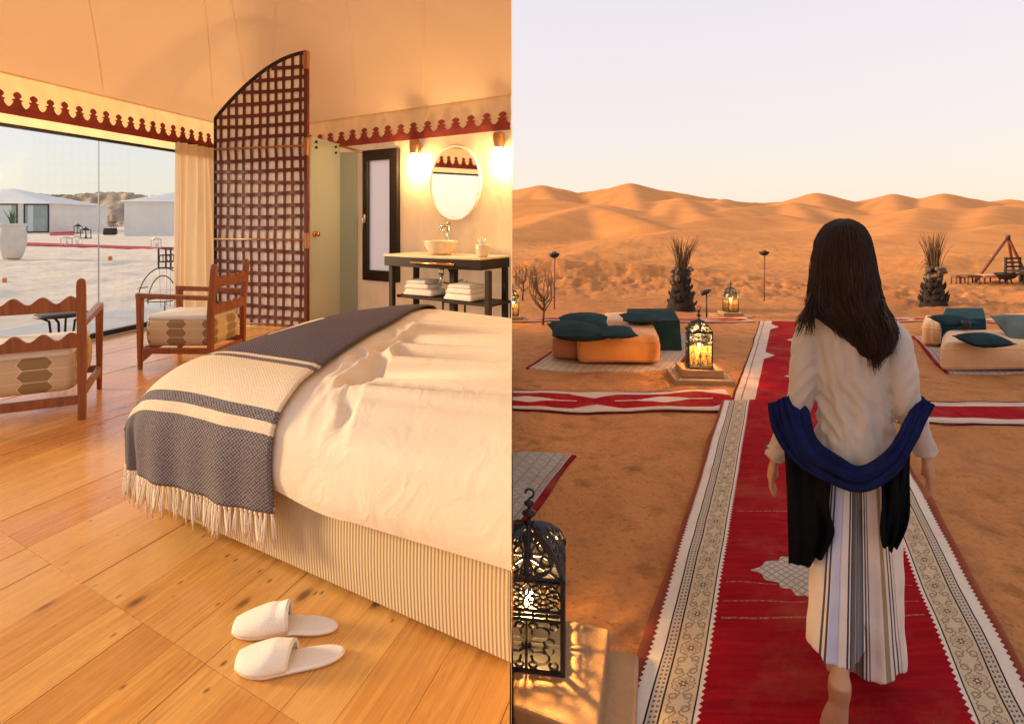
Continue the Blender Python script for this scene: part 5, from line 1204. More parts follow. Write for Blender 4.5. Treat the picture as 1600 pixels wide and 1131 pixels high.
def lantern(label, c, rz, hw, hb, clip=False, lod=0, energy=3.0, group='lit metal lanterns', name='lantern', lz=.42):
    t_ = thing(name, label, 'lantern', c, rz, group); I = M['iron']; s = hw; H_ = hb; Rm = Matrix.Rotation(rz, 4, 'Z')
    lim = 0.004 - c.x; dh = .95 if lod == 0 else .7
    def fin(m):
        if clip:
            co, si = math.cos(rz), math.sin(rz); out = []
            for p in m.v:
                X = p[0] * co - p[1] * si; Y = p[0] * si + p[1] * co; X = max(X, lim); out.append((X * co + Y * si, -X * si + Y * co, p[2]))
            m.v = out
        return m
    fin(MB().box((0, 0, .012 * H_), (2.15 * s, 2.15 * s, .024 * H_ * 1.0 + .004))).build('base_plate', I, t_)
    for sx in (-1, 1):
        for sy in (-1, 1):
            fin(MB().box((sx * s, sy * s, H_ * .50), (.09 * s + .004, .09 * s + .004, H_ * .98)).box((sx * s, sy * s, H_ * 1.0), (.16 * s, .16 * s, .05 * H_))).build('corner_post', I, t_)
    th = .062 * s if lod == 0 else .055 * s
    sect = [('scroll', .04, .56), ('band', .58, .66), ('rose', .68, .97)] if lod == 0 else [('scroll', .06, .66), ('rose', .70, .97)]
    for k in range(4):
        Rk = Matrix.Rotation(k * math.pi / 2, 4, 'Z'); m = MB()
        for kind, z0, z1 in sect:
            zc, zh = (z0 + z1) / 2 * H_, (z1 - z0) / 2 * H_
            for n in ((0,) if kind != 'rose' or lod else (-1, 1)):
                sx_ = s * .94 if n == 0 else s * .47; ox = 0 if n == 0 else n * s * .47
                for L in motif(kind):
                    pts = [Rk @ Vector((ox + x * sx_, -s, zc + y * zh)) for x, y in L]; m.tube(pts, th * (.8 if n else 1), 4, caps=False, flat=.6)
            for z in (z0, z1): m.box(Rk @ Vector((0, -s, z * H_)), (1.9 * s, .05 * s + .004, .018 * H_), rz=k * math.pi / 2)
        m.smooth = False; fin(m).build('filigree_panel', I, t_)
        if lod: m = MB().prism([Rk @ Vector((x * s * .95, -s * .93, z * H_)) for x, z in ((-1, .04), (1, .04), (1, .62), (-1, .62))], Rk @ Vector((0, .004, 0))); fin(m).build('amber_pane', M['amber'], t_)
        # dome facet
        m = MB(); prof = [(.98, .98), (.96, 1.06), (.84, 1.16), (.60, 1.27), (.34, 1.35), (.10, 1.40)]; D = H_ * (1 if lod == 0 else .9)
        def dome(x, q):
            i = min(int(q * 5), 4); f = q * 5 - i; r = prof[i][0] * (1 - f) + prof[i + 1][0] * f; z = prof[i][1] * (1 - f) + prof[i + 1][1] * f; z = .98 + (z - .98) * dh
            return Rk @ Vector((x * s * r, -s * r, z * H_))
        for x in (-1, 0): m.tube([dome(x, i / 10) for i in range(11)], th * 1.3, 4, caps=False)
        for L in motif('rose'): m.tube([dome(x * .92, .5 + y * .42) for x, y in L], th * .9, 4, caps=False)
        for L in motif('band'): m.tube([dome(x * .96, .02 + (y + 1) * .03) for x, y in L], th * .8, 4, caps=False)
        m.smooth = False; fin(m).build('dome_facet', I, t_)
    zt = H_ * (.98 + .42 * dh)
    fin(MB().lathe([(.10 * s, zt - .01), (.13 * s, zt), (.05 * s, zt + .06 * H_), (.06 * s, zt + .09 * H_), (.20 * s, zt + .125 * H_), (.22 * s, zt + .14 * H_), (.05 * s, zt + .18 * H_), (.05 * s, zt + .21 * H_), (.15 * s, zt + .235 * H_), (.16 * s, zt + .25 * H_), (.03 * s, zt + .29 * H_), (.03 * s, zt + .30 * H_)], 12)).build('finial', I, t_)
    zz = zt + .30 * H_; rr = .16 * s
    fin(MB().tube([(0, 0, zz)] + [(rr * math.sin(a * .55) * (1 - a * .04), 0, zz + rr * 1.0 - rr * math.cos(a * .55) * (1 - a * .05)) for a in range(1, 10)], .035 * s, 6)).build('hook', I, t_)
    MB().lathe([(.14 * s, .03 * H_), (.14 * s, lz * H_ - .06 * H_), (.10 * s, lz * H_ - .05 * H_), (.02 * s, lz * H_ - .03 * H_)], 12, (max(0, lim + .2 * s), 0, 0)).build('candle', M['ceramic'], t_)
    MB().ball((max(0, lim + .2 * s), 0, lz * H_), .13 * s, 12, sz=1.5).build('flame', M['candle'], t_)
    ld = bpy.data.lights.new('lantern_light', 'POINT'); lo = bpy.data.objects.new('lantern_light', ld); C.objects.link(lo); lo.parent = t_; lo.location = (max(0, lim + .25 * s), 0, lz * H_ + .045 + .12 * s)
    ld.energy = energy; ld.color = (1.0, 0.56, 0.17); ld.shadow_soft_size = .018
    return t_
def plinth(label, steps, c, rz=0, clip=False, name='lantern_plinth'):
    t_ = thing(name, label, 'plinth', (c[0], c[1], 0), 0, 'clay plinths under the lanterns'); z = -.03; co, si = math.cos(rz), math.sin(rz)
    for hx0, hx1, hy0, hy1, zt in steps:
        m = MB(); N = 6; pts = [(hx0, hy0), (hx1, hy0), (hx1, hy1), (hx0, hy1)]
        q = [(max(x * co - y * si, (.004 - c[0]) if clip else -99), x * si + y * co) for x, y in pts]
        MB().prism([(x, y, z) for x, y in q], (0, 0, zt - z)).build('step', M['mud'], t_, bevel=.012, seg=3); z = zt + .0005 - .012 * 0
    return t_
plinth('stepped clay plinth under the big lantern at the tent wall', [(-.2, .355, -.42, .22, .075), (-.2, .255, -.26, .19, .17)], (.055, 1.93), R(-14), True)
lantern('big black openwork lantern standing on the clay plinth by the tent wall', Vector((.058, 1.965, .1705)), R(-6), .116, .30, True, 0, 20.0, lz=.56)
p = G(1097, 576, .13); plinth('stepped clay plinth under the lantern beside the cream rug', [(-.29, .29, -.24, .22, .05), (-.205, .205, -.16, .16, .13)], (p.x, p.y + .10), R(-4))
lantern('lit lantern on a plinth between the orange pouf and the runner', Vector((p.x, p.y + .10, .1305)), R(-10), .112, .37, False, 1, 26.0, lz=.58)
p = G(1145, 488, .09); plinth('clay plinth under the far lantern at the end of the runner', [(-.30, .30, -.22, .22, .035), (-.17, .17, -.15, .15, .09)], (p.x, p.y + .1), 0)
lantern('small lit lantern at the far end of the runner', Vector((p.x, p.y + .1, .0905)), R(12), .088, .32, False, 1, 8.0, lz=.6)
p = G(801, 494, .09); plinth('clay plinth under the far lantern by the tent corner', [(-.30, .22, -.22, .22, .035), (-.17, .17, -.15, .15, .09)], (p.x, p.y + .1), 0)
lantern('small lit lantern at the far left by the tent corner', Vector((p.x, p.y + .1, .0905)), R(5), .088, .32, False, 1, 8.0, lz=.6)
# ------------------------------------------------------------------ palm stumps, torches, dry shrubs, camp furniture
def palm(label, px, py, top_py, lump_py, base_w, fan, seed):
    r2 = random.Random(seed); b = at_ground(px, py); k = b.y / FPX; hl = (py - lump_py) * k; ht = (py - top_py) * k
    t_ = thing('palm_stump', label, 'palm stump', b, r2.random() * 6, 'cut palm stumps'); bw = base_w * k
    MB().stack([(0 - .05, 0, 0, bw * .62, bw * .62), (hl * .2, .0, 0, bw * .50, bw * .5), (hl * .55, .01, 0, bw * .36, bw * .36), (hl * .85, 0, 0, bw * .34, bw * .34), (hl, 0, 0, bw * .25, bw * .25)], 16).build('trunk', M['bark'], t_)
    for i in range(46):
        z = hl * r2.uniform(.02, .66); a = r2.random() * 6.28; rr = bw * (.60 - .40 * z / hl); L = r2.uniform(.05, .10) + .05
        MB().tube([(rr * .7 * math.cos(a), rr * .7 * math.sin(a), z), (rr * 1.05 * math.cos(a), rr * 1.05 * math.sin(a), z + L * .6), (rr * 1.15 * math.cos(a), rr * 1.15 * math.sin(a), z + L)], [.045, .04, .012], 5, flat=.5, ref=(math.cos(a), math.sin(a), 0)).build('frond_base', M['bark'], t_)
    for i in range(30):
        a = r2.random() * 6.28; z = hl * r2.uniform(.60, 1.02); rr = bw * r2.uniform(.25, .44); s_ = r2.uniform(.022, .052)
        MB().ball((rr * math.cos(a), rr * math.sin(a), z), s_, 8, sx=r2.uniform(.7, 1.4), sz=r2.uniform(.7, 1.5)).build('cut_stub', M['stone' if i % 2 else 'drypalm'], t_)
    for i in range(60):
        a = r2.random() * 6.28; e = r2.random() ** .7 * fan * k; L = (ht - hl) * r2.uniform(.6, 1.0); x0 = r2.uniform(0, bw * .24)
        MB().tube([(x0 * math.cos(a), x0 * math.sin(a), hl * .93), ((x0 + e * .4) * math.cos(a), (x0 + e * .4) * math.sin(a), hl + L * .55), ((x0 + e) * math.cos(a + .1), (x0 + e) * math.sin(a + .1), hl + L)], [.010, .008, .003], 5, flat=.6).build('frond', M['drypalm'], t_)
palm('cut palm stump with wide fan of dry fronds on the left', 1064, 484, 366, 420, 38, 24, 3)
palm('narrow cut palm stump with upright dry fronds on the right', 1459, 478, 362, 421, 32, 17, 8)
for o_ in [q for q in C.objects if q.name.startswith('palm_stump') and q.type == 'EMPTY']:
    r3 = random.Random(o_.name); k = o_.location.y / FPX; hl = 62 * k
    for i in range(16):                                  # a few bent, broken fronds hang out sideways
        a = r3.random() * 6.28; L = r3.uniform(.12, .34)
        MB().tube([(.03 * math.cos(a), .03 * math.sin(a), hl * .98), (L * .5 * math.cos(a), L * .5 * math.sin(a), hl + .16 * r3.random()), (L * math.cos(a + .2), L * math.sin(a + .2), hl + r3.uniform(-.12, .12))], [.009, .007, .003], 5, flat=.6).build('bent_frond', M['drypalm'], o_)
def torch(label, px, py, top, w=8):
    b = at_ground(px, py); k = b.y / FPX; h = (py - top) * k; t_ = thing('bowl_torch', label, 'torch', b, 0, 'bowl torches on poles')
    MB().tube([(0, 0, -.1), (.01, 0, h * .9)], .012, 8).build('pole', M['rust'], t_); w *= k
    MB().lathe([(.02, h * .88), (w * .7, h * .90), (w, h * .94), (w, h * .965), (w * .85, h * .965), (w * .3, h * .92), (.001, h * .92)], 18).build('bowl', M['iron'], t_)
    MB().lathe([(w * .6, h * .955), (w * .45, h * .99), (.001, h)], 14).build('wick_cap', M['stone'], t_)
torch('bowl torch on a thin pole left of the wide palm stump', 866, 483, 393, 8.5); torch('bowl torch on a thin pole between wide palm stump and woman', 1194, 470, 391, 7.5)
b = at_ground(1104, 497); t_ = thing('spot_light', 'small dark spotlight on a stake beside the wide palm stump', 'spotlight', b); k = b.y / FPX
MB().tube([(0, 0, -.05), (0, 0, 38 * k)], .012, 6).build('stake', M['iron'], t_); MB().tube([(-8 * k, 0, 38 * k), (0, 0, 41 * k), (7 * k, 0, 43 * k)], [4 * k, 3.6 * k, 2.5 * k], 10).build('lamp_head', M['iron'], t_)
def shrub(label, px, py, h, seed, n=26):
    r2 = random.Random(seed); b = at_ground(px, py); k = b.y / FPX; hh = h * k; t_ = thing('dry_shrub', label, 'shrub', b, 0, 'bare dry shrubs')
    MB().tube([(0, 0, -.05), (.02, 0, hh * .3), (.03, .02, hh * .45)], [.022, .018, .012], 6).build('stem', M['drypalm'], t_); m = MB()
    for i in range(n):
        a = r2.random() * 6.28; e = r2.uniform(.05, .16) * hh * 1.7; z0 = hh * r2.uniform(.2, .45)
        p0 = Vector((.02, .01, z0)); p1 = Vector((e * math.cos(a), e * math.sin(a), z0 + hh * r2.uniform(.12, .25))); p2 = Vector((e * .9 * math.cos(a + .3), e * .9 * math.sin(a + .3), hh * r2.uniform(.7, 1.0)))
        m.tube([p0, p1, p2], [.008, .006, .003], 4)
        for q in range(3): d = p1.lerp(p2, r2.random()); m.tube([d, d + Vector((r2.uniform(-.1, .1), r2.uniform(-.1, .1), r2.uniform(.05, .14)))], [.004, .002], 3)
    m.build('twigs', M['drypalm'], t_)
shrub('bare dry shrub in front of the left bowl torch', 848, 508, 92, 5); shrub('small bare shrub near the tent corner', 816, 470, 60, 9, 16)
# tripod swing, ladder chair and low stools on the right
def pole(m, a, b, r): m.tube([a, b], r, 8)
Yt = 14.5; gz0 = Hs((1575 - PX0) / FPX * Yt, Yt); ap = P(1575, 371, Yt); fl_, fr2 = P(1521, 440, Yt), P(1608, 438, Yt + .4)
t_ = thing('tripod_frame', 'reddish wooden tripod frame standing on the sand at the right', 'tripod', (ap.x, Yt, fl_.z)); bs = Vector(t_.location)
for nm, q in (('leg', fl_), ('leg', fr2), ('leg', P(1585, 428, Yt + 1.9))):
    q = Vector((q.x, q.y, Hs(q.x, q.y) - .05)); m = MB(); m.tube([q - bs, ap - bs + (ap - q).normalized() * .06], [.038, .030], 8); m.build(nm, M['rust'], t_)
MB().tube([ap - bs + Vector((0, 0, -.06)), ap - bs + Vector((0, 0, .03))], .05, 10).build('apex_binding', M['bark'], t_)
cp = at_ground(1596, 444); k = cp.y / FPX; t_ = thing('ladder_chair', 'dark high backed slatted chair at the right edge', 'chair', cp, .2)
for sx in (-.22, .22):
    MB().box((sx, .2, .31), (.04, .04, .64)).build('back_post', M['dark'], t_); MB().box((sx, -.2, .15), (.04, .04, .3)).build('front_leg', M['dark'], t_)
for z in (.40, .50, .60): MB().box((0, .2, z), (.40, .025, .045)).build('slat', M['dark'], t_)
MB().box((0, 0, .30), (.48, .46, .04)).build('seat', M['dark'], t_)
bp = at_ground(1572, 444); k = bp.y / FPX; t_ = thing('fire_bowl', 'black fire bowl on short legs under the tripod frame', 'fire bowl', bp)
MB().lathe([(.05, .10), (.16, .14), (.24, .24), (.245, .26), (.22, .25), (.12, .17), (.001, .15)], 20).build('bowl', M['iron'], t_)
for i in range(3): MB().tube([(.1 * math.cos(i * 2.1), .1 * math.sin(i * 2.1), .14), (.15 * math.cos(i * 2.1), .15 * math.sin(i * 2.1), 0)], .014, 6).build('leg', M['iron'], t_)
for i, (px, lb) in enumerate(((1497, 'low woven stool farthest left in the row under the tripod'), (1516, 'low woven stool at the foot of the tripod leg'), (1543, 'reddish low woven stool right of the tripod leg'))):
    b = at_ground(px, 443); k = b.y / FPX; t_ = thing('low_stool', lb, 'stool', b, 0, 'low stools by the tripod'); hh = 13 * k; ww = (8 + 3 * i) * k
    MB().rbox((0, 0, hh * .85), (ww * 2, ww * 1.6, hh * .3), .02).build('woven_seat', M[('stone', 'drypalm', 'pouf_r')[i]], t_)
    for sx in (-1, 1):
        for sy in (-1, 1): MB().tube([(sx * ww * .8, sy * ww * .6, hh * .75), (sx * ww * .85, sy * ww * .65, -.03)], .018, 6).build('leg', M['rust'], t_)
# ------------------------------------------------------------------ woman walking away along the runner
WC = Vector((1.16, 1.97, 0)); WF = Vector((0.50, 0.866, 0)); WR = Vector((0.866, -0.50, 0)); gz_w = Hs(WC.x, WC.y) + .03
def Lc(px, py, b=0.0):                                  # photo point -> her own frame (right, forward, up) at depth b
    d = Vector(((px - PX0) / FPX, 1, -(py - PY0) / FPX)); t = (b + WC.dot(WF)) / d.dot(WF)
    p = d * t; q = p - WC; return Vector((q.dot(WR), b, CAMZ + p.z - gz_w))
woman = thing('person', 'woman with long dark hair walking away in pale shirt, navy wrap and striped trousers', 'person', (WC.x, WC.y, gz_w), R(-30))
def skinmat(name, col):
    t = T(name); o = t.obj(); n = t.noise(o, 14, 4)
    return t.end(t.bsdf(t.mix(t.rng(n, .3, .7), tuple(c * .88 for c in col), col), .55, t.bump(t.noise(o, 160, 3), .15, .003), Subsurface_Weight=.08))
M['skin'] = skinmat('skin', (0.46, 0.235, 0.13))
M['shirt'] = simple('pale grey beige jersey', (0.45, 0.39, 0.345), .9, var=.07, vs=9, bs=380, bump=.3, sheen=.25)
M['navy'] = simple('navy wool wrap', (0.006, 0.010, 0.055), .95, var=.35, vs=10, bs=240, bump=.6, spec=.1)
M['blackw'] = simple('black wool wrap end', (0.004, 0.004, 0.006), .95, var=.3, vs=10, bs=240, bump=.6, spec=.08)
def hair_m():
    t = T('dark brown hair'); o = t.obj(); n = t.noise(t.map(o, (90, 90, 4)), 1.0, 4)
    return t.end(t.bsdf(t.mix(n, (0.005, 0.003, 0.002), (0.042, 0.018, 0.009)), .5, t.bump(n, .4, .004), spec=.2))
M['hair'] = hair_m()
def trouser_m():
    t = T('striped woven trousers'); o = t.obj(); x, y, z = t.sep(o); n = t.noise(o, 240, 3); w = t.noise(t.map(o, (4, 4, 2)), 1.0, 2)
    hw = t.add(.098, t.mul(t.sub(.67, z), .085)); xn = t.add(t.ma('DIVIDE', t.sub(x, .012), hw), t.mul(t.sub(w, .5), .10))
    c = t.mix(n, (0.62, 0.52, 0.46), (0.76, 0.66, 0.59)); nv = (0.05, 0.06, 0.13); bk = (0.045, 0.045, 0.065)
    c = t.mix(t.band(xn, -.60, -.36), c, (0.50, 0.49, 0.60))
    for a, b, col in ((-.76, -.71, nv), (-.66, -.61, nv), (-.40, -.38, (.40, .36, .36)), (-.20, -.155, bk), (-.13, -.10, bk), (-.10, .13, (0.105, 0.098, 0.095)), (-.02, 0.0, (.26, .24, .22)), (.05, .07, (.22, .2, .19)), (.13, .17, bk), (.205, .24, bk), (.275, .30, bk), (.60, .70, (0.30, 0.235, 0.115)), (.76, .79, bk), (.83, .86, bk), (.90, .92, (.35, .28, .22))):
        c = t.mix(t.band(xn, a, b), c, col)
    return t.end(t.bsdf(c, .92, t.bump(n, .4, .003), sheen=.15, spec=.2))
M['trouser'] = trouser_m()
def remesh(o, vox, smooth=6, disp=None):
    r = o.modifiers.new('remesh', 'REMESH'); r.mode = 'VOXEL'; r.voxel_size = vox; r.use_smooth_shade = True
    s = o.modifiers.new('smooth', 'SMOOTH'); s.iterations = smooth; s.factor = .5
    if disp:
        for st, sc in disp:
            tx = bpy.data.textures.new('folds', 'CLOUDS'); tx.noise_scale = sc; tx.noise_depth = 1
            d = o.modifiers.new('folds', 'DISPLACE'); d.texture = tx; d.strength = st; d.mid_level = .5; d.texture_coords = 'LOCAL'
        s2 = o.modifiers.new('smooth2', 'SMOOTH'); s2.iterations = 2; s2.factor = .4
    return o
# --- body: head, neck, torso, arms with hands, legs with feet in one skin
m = MB()
m.ball((-.02, .012, 1.455), .095, 20, sx=.78, sy=.95, sz=1.16)
m.tube([(-.02, .095, 1.455), (-.02, .108, 1.440), (-.02, .098, 1.427)], [.010, .014, .010], 8)                       # nose
m.tube([(-.04, .080, 1.40), (-.02, .090, 1.398), (0, .080, 1.40)], [.006, .008, .006], 8)                          # mouth
for sx in (-1, 1):
    m.ball((-.02 + sx * .080, .01, 1.45), .028, 10, sx=.4, sz=1.2); m.ball((-.02 + sx * .030, .082, 1.468), .013, 8)   # ears, eyes
m.tube([(-.015, .0, 1.40), (-.008, -.01, 1.35), (0, -.01, 1.28)], [.050, .047, .060], 14)
m.stack([(.70, .012, 0, .11, .095), (.80, .01, 0, .112, .095), (.95, .008, 0, .090, .072), (1.12, 0, 0, .100, .076), (1.22, 0, 0, .105, .070), (1.27, 0, -.005, .080, .05), (1.30, 0, -.005, .045, .04)], 20)
wl, wr = Lc(1211, 712, .02), Lc(1446, 706, .02)
el_, er_ = Lc(1250, 628, -.03), Lc(1414, 626, -.03)
sl, sr = Vector((-.118, 0, 1.235)), Vector((.118, 0, 1.235))
m.tube([sl, (sl + el_) / 2 + Vector((0, -.01, 0)), el_, (el_ + wl) / 2, wl], [.034, .038, .036, .033, .025], 12)
m.tube([sr, (sr + er_) / 2 + Vector((0, -.01, 0)), er_, (er_ + wr) / 2, wr], [.034, .038, .036, .033, .025], 12)
def hand(m, w, sgn, out):                               # hangs down, thumb forward, fingers slightly curled
    dn = Vector((out * .14, .02, -1)).normalized(); fw = Vector((0, 1, .1)).normalized(); sd_ = dn.cross(fw).normalized() * sgn
    k0, k1 = w + dn * .012, w + dn * .085
    m.tube([w - dn * .02, w + dn * .02, w + dn * .05, k1], [.021, .026, .032, .030], 12, flat=.55, ref=sd_)
    for i in range(4):
        o_ = (i - 1.5) * .0165; L = (.058, .072, .078, .066)[i] if True else 0; b = k1 + fw * o_ * 1.0 - dn * .004
        cu = Vector((-out * .012, 0, 0)) + sd_ * 0; c1 = b + dn * L * .42 - Vector((out * .003, 0, 0)); c2 = b + dn * L * .75 - Vector((out * .012, -.002, 0)); c3 = b + dn * L * .98 - Vector((out * .024, -.004, 0))
        m.tube([b - dn * .02, b, c1, c2, c3], [.0088, .0092, .0086, .0078, .0062], 8)
    b = k0 + dn * .02 + fw * .024; m.tube([b, b + dn * .025 + fw * .016, b + dn * .050 + fw * .020 - Vector((out * .010, 0, 0)), b + dn * .068 + fw * .018 - Vector((out * .018, 0, 0))], [.012, .0105, .0095, .007], 8)
hand(m, wl, 1, -1); hand(m, wr, -1, 1)
# legs: left one trailing with the heel lifted, right one planted ahead
hl, hr = Vector((-.05, 0, .78)), Vector((.07, 0, .78))
al = Lc(1309, 1052, -.17); kl = Vector((-.05, .01, .46)); ar = Lc(1333, 1042, .10); ar.z = max(ar.z, .10); kr = Vector((.065, .09, .47))
m.tube([hl, (hl + kl) / 2, kl, (kl * .6 + al * .4), al], [.085, .075, .052, .048, .033], 14); m.tube([hr, (hr + kr) / 2, kr, (kr * .6 + ar * .4), ar], [.085, .075, .052, .048, .033], 14)
he = Lc(1312, 1074, -.235); ba = Lc(1301, 1146, -.245)
def foot_ring(c, wa, tb, tilt):                         # ring across the foot, wa half width, tb half thickness
    return [c + Vector((wa * math.cos(2 * math.pi * i / 16), tb * math.sin(2 * math.pi * i / 16) * math.cos(tilt), tb * math.sin(2 * math.pi * i / 16) * math.sin(tilt))) for i in range(16)]
fr_ = [(he + Vector((0, .050, .055)), .021, .022, .3), (he + Vector((0, .034, .024)), .026, .026, .1), (he + Vector((0, .022, .0)), .033, .033, .1), (he + Vector((-.001, .022, -.026)), .033, .029, -.05), (he.lerp(ba, .45) + Vector((.006, .030, 0)), .028, .024, -.1), (he.lerp(ba, .75) + Vector((.002, .028, 0)), .036, .022, -.2), (ba + Vector((0, .026, -.004)), .040, .018, -.5), (ba + Vector((-.002, .048, -.024)), .038, .013, -1.1), (ba + Vector((-.002, .070, -.030)), .032, .010, -1.4)]
vs_ = []
for q in fr_: vs_ += foot_ring(*q)
m.add(vs_, [(k * 16 + (i + 1) % 16, k * 16 + i, (k + 1) * 16 + i, (k + 1) * 16 + (i + 1) % 16) for k in range(len(fr_) - 1) for i in range(16)] + [tuple(range(16)), tuple(range(len(fr_) * 16 - 1, len(fr_) * 16 - 17, -1))])
m.tube([he + Vector((0, .040, .030)), (he + al) / 2 + Vector((0, .05, .03)), al + Vector((0, .04, .04))], [.022, .023, .032], 14)
for i in range(5): m.tube([ba + Vector(((i - 2) * .0165 - .002, .060, -.030)), ba + Vector(((i - 2) * .017 - .002, .098 - .007 * abs(i - 1), -.034))], [.011, .009], 8)
h2 = ar + Vector((0, -.035, -ar.z + .028)); m.tube([ar + Vector((0, 0, .02)), ar + Vector((0, -.012, -.03)), h2 + Vector((0, .02, .005))], [.034, .034, .030], 12)
m.tube([h2, h2 + Vector((0, .07, .01)), h2 + Vector((0, .15, .0)), h2 + Vector((0, .20, -.008))], [.028, .036, .040, .026], 12, flat=.6, ref=(0, 0, 1))
for i in range(5): m.tube([h2 + Vector(((i - 2) * .017, .18, -.012)), h2 + Vector(((i - 2) * .018, .225 - .008 * abs(i - 2), -.016))], [.011, .009], 8)
remesh(m.build('body', M['skin'], woman), .0048, 3)
# --- shirt
m = MB()
TR = catmull([(.775, .012, 0, .124, .116), (.80, .012, 0, .126, .118), (.88, .010, 0, .116, .104), (.98, .008, -.002, .104, .086), (1.08, .004, -.004, .112, .090), (1.18, 0, -.004, .122, .092), (1.235, 0, -.004, .126, .087), (1.275, 0, -.006, .106, .073), (1.30, -.004, -.008, .074, .060), (1.325, -.006, -.008, .055, .052)], 9)
vs_ = []; n_ = 110
for (z, cx, cy, ra, rb) in TR:
    for i in range(n_):
        a = 2 * math.pi * i / n_; x = math.cos(a); y = math.sin(a)
        wv = math.exp(-((z - .97) / .10) ** 2)                          # horizontal drag folds at the waist
        f1 = 1 - abs(float(fbm(x * 1.6 + 3, z * 17 + x * 2.2, 2))) * 1.6
        f2 = 1 - abs(float(fbm(x * 7 + z * 3.5, z * 2.6 + 8, 2))) * 1.6          # long folds from the shoulders
        d = .015 * wv * f1 + .008 * (1 - .5 * wv) * f2 + .010 * math.exp(-((z - .80) / .03) ** 2) * math.sin(a * 9)
        vs_.append((cx + (ra + d) * x, cy + (rb + d) * y, z))
K = len(TR); m.add(vs_, [(k * n_ + i, k * n_ + (i + 1) % n_, (k + 1) * n_ + (i + 1) % n_, (k + 1) * n_ + i) for k in range(K - 1) for i in range(n_)] + [tuple(range(n_ - 1, -1, -1)), tuple(range((K - 1) * n_, K * n_))])
def sleeve(path, rad):
    p = catmull([tuple(q) + (r,) for q, r in zip(path, rad)], 10); vs = []; n = 48; u = None
    for k in range(len(p)):
        c = Vector(p[k][:3]); t = (Vector(p[min(k + 1, len(p) - 1)][:3]) - Vector(p[max(k - 1, 0)][:3])).normalized(); u = Vector((0, 1, 0)) - t * t.y; u.normalize(); w = t.cross(u); q = k / (len(p) - 1)
        for i in range(n):
            a = 2 * math.pi * i / n; f = 1 - abs(float(fbm(q * 13 + math.sin(a) * 1.2, math.cos(a) * 1.3 + 5, 2))) * 1.7
            r = p[k][3] * (1 + .13 * f * (.4 + q)); vs.append(c + u * math.cos(a) * r + w * math.sin(a) * r)
    L_ = len(p); m.add(vs, [(k * n + i, k * n + (i + 1) % n, (k + 1) * n + (i + 1) % n, (k + 1) * n + i) for k in range(L_ - 1) for i in range(n)] + [tuple(range(n - 1, -1, -1)), tuple(range((L_ - 1) * n, L_ * n))])
for s_, e_, w_, sg in ((sl, el_, wl, -1), (sr, er_, wr, 1)):
    sleeve([s_ + Vector((-sg * .03, 0, .005)), s_ + Vector((sg * .004, 0, -.03)), (s_ + e_) / 2 + Vector((sg * .004, -.012, 0)), e_ + Vector((0, -.004, .01)), (e_ + w_) / 2, w_ + (e_ - w_) * .08, w_ - (e_ - w_) * .02], [.046, .049, .046, .041, .037, .032, .034])
remesh(m.build('shirt', M['shirt'], woman), .0045, 2)
# --- trousers: two wide cropped legs
m = MB()
m.stack([(.66, .015, 0, .105, .10), (.74, .015, 0, .120, .112), (.80, .012, 0, .115, .105)], 32)
def leg_loft(top, hem, rt, rh, ph, n=72, rows=26):
    vs = []; 
    for j in range(rows + 1):
        q = j / rows; c = top.lerp(hem, q); ra = rt[0] + (rh[0] - rt[0]) * q ** .8; rb = rt[1] + (rh[1] - rt[1]) * q ** .8
        for i in range(n):
            a = 2 * math.pi * i / n; f = 1 + (.02 + .085 * q) * math.sin(a * 7 + ph + q * 1.2) * (.6 + .4 * math.sin(a * 3 + ph)) + .03 * q * math.sin(a * 13)
            vs.append((c.x + ra * f * math.cos(a), c.y + rb * f * math.sin(a), c.z + (.012 * math.sin(a * 2 + ph) * q)))
    fs = [(k * n + (i + 1) % n, k * n + i, (k + 1) * n + i, (k + 1) * n + (i + 1) % n) for k in range(rows) for i in range(n)] + [tuple(range(n)), tuple(range((rows + 1) * n - 1, rows * n - 1, -1))]
    m.add(vs, fs)
hemL, hemR = Lc(1301, 1034, -.20), Lc(1366, 1030, .05)
leg_loft(Vector((-.032, 0, .74)), Vector((hemL.x, -.115, hemL.z)), (.080, .10), (.080, .105), .4); leg_loft(Vector((.062, 0, .74)), Vector((hemR.x, .05, hemR.z)), (.075, .10), (.086, .11), 2.1)
remesh(m.build('trousers', M['trouser'], woman), .0055, 4, [(.014, .12)])
# --- wrap: band across the back, over both forearms, with two hanging ends
up = [(1252, 606, -.02), (1262, 640, -.06), (1276, 684, -.11), (1308, 712, -.145), (1346, 727, -.155), (1386, 700, -.14), (1412, 662, -.10), (1428, 634, -.05), (1436, 617, -.01)]
lo_ = [(1202, 630, -.05), (1210, 672, -.09), (1240, 718, -.13), (1296, 752, -.155), (1346, 766, -.165), (1398, 740, -.15), (1430, 694, -.12), (1446, 656, -.09), (1458, 631, -.05)]
U = catmull([tuple(Lc(*p)) for p in up], 8); V = catmull([tuple(Lc(*p)) for p in lo_], 8); NN = len(U) - 1
def wrapf(u, v):
    i = u * NN; k = min(int(i), NN - 1); f = i - k; a = U[k] * (1 - f) + U[k + 1] * f; b = V[k] * (1 - f) + V[k + 1] * f; p = a * (1 - v) + b * v
    bulge_ = .014 * math.sin(math.pi * v) ** .7 + .016 * (1 - abs(float(vnoise(v * 5.5 + u * 1.5, u * 2.6 + 4))) * 2) * math.sin(math.pi * v) ** .5 + .007 * (1 - abs(float(vnoise(v * 12 - u * 3, u * 4 + 9))) * 2)
    return (p[0], p[1] - bulge_, p[2])
o = MB().grid(wrapf, 110, 50).build('wrap', M['navy'], woman); q = o.modifiers.new('thick', 'SOLIDIFY'); q.thickness = .006; q.offset = -1
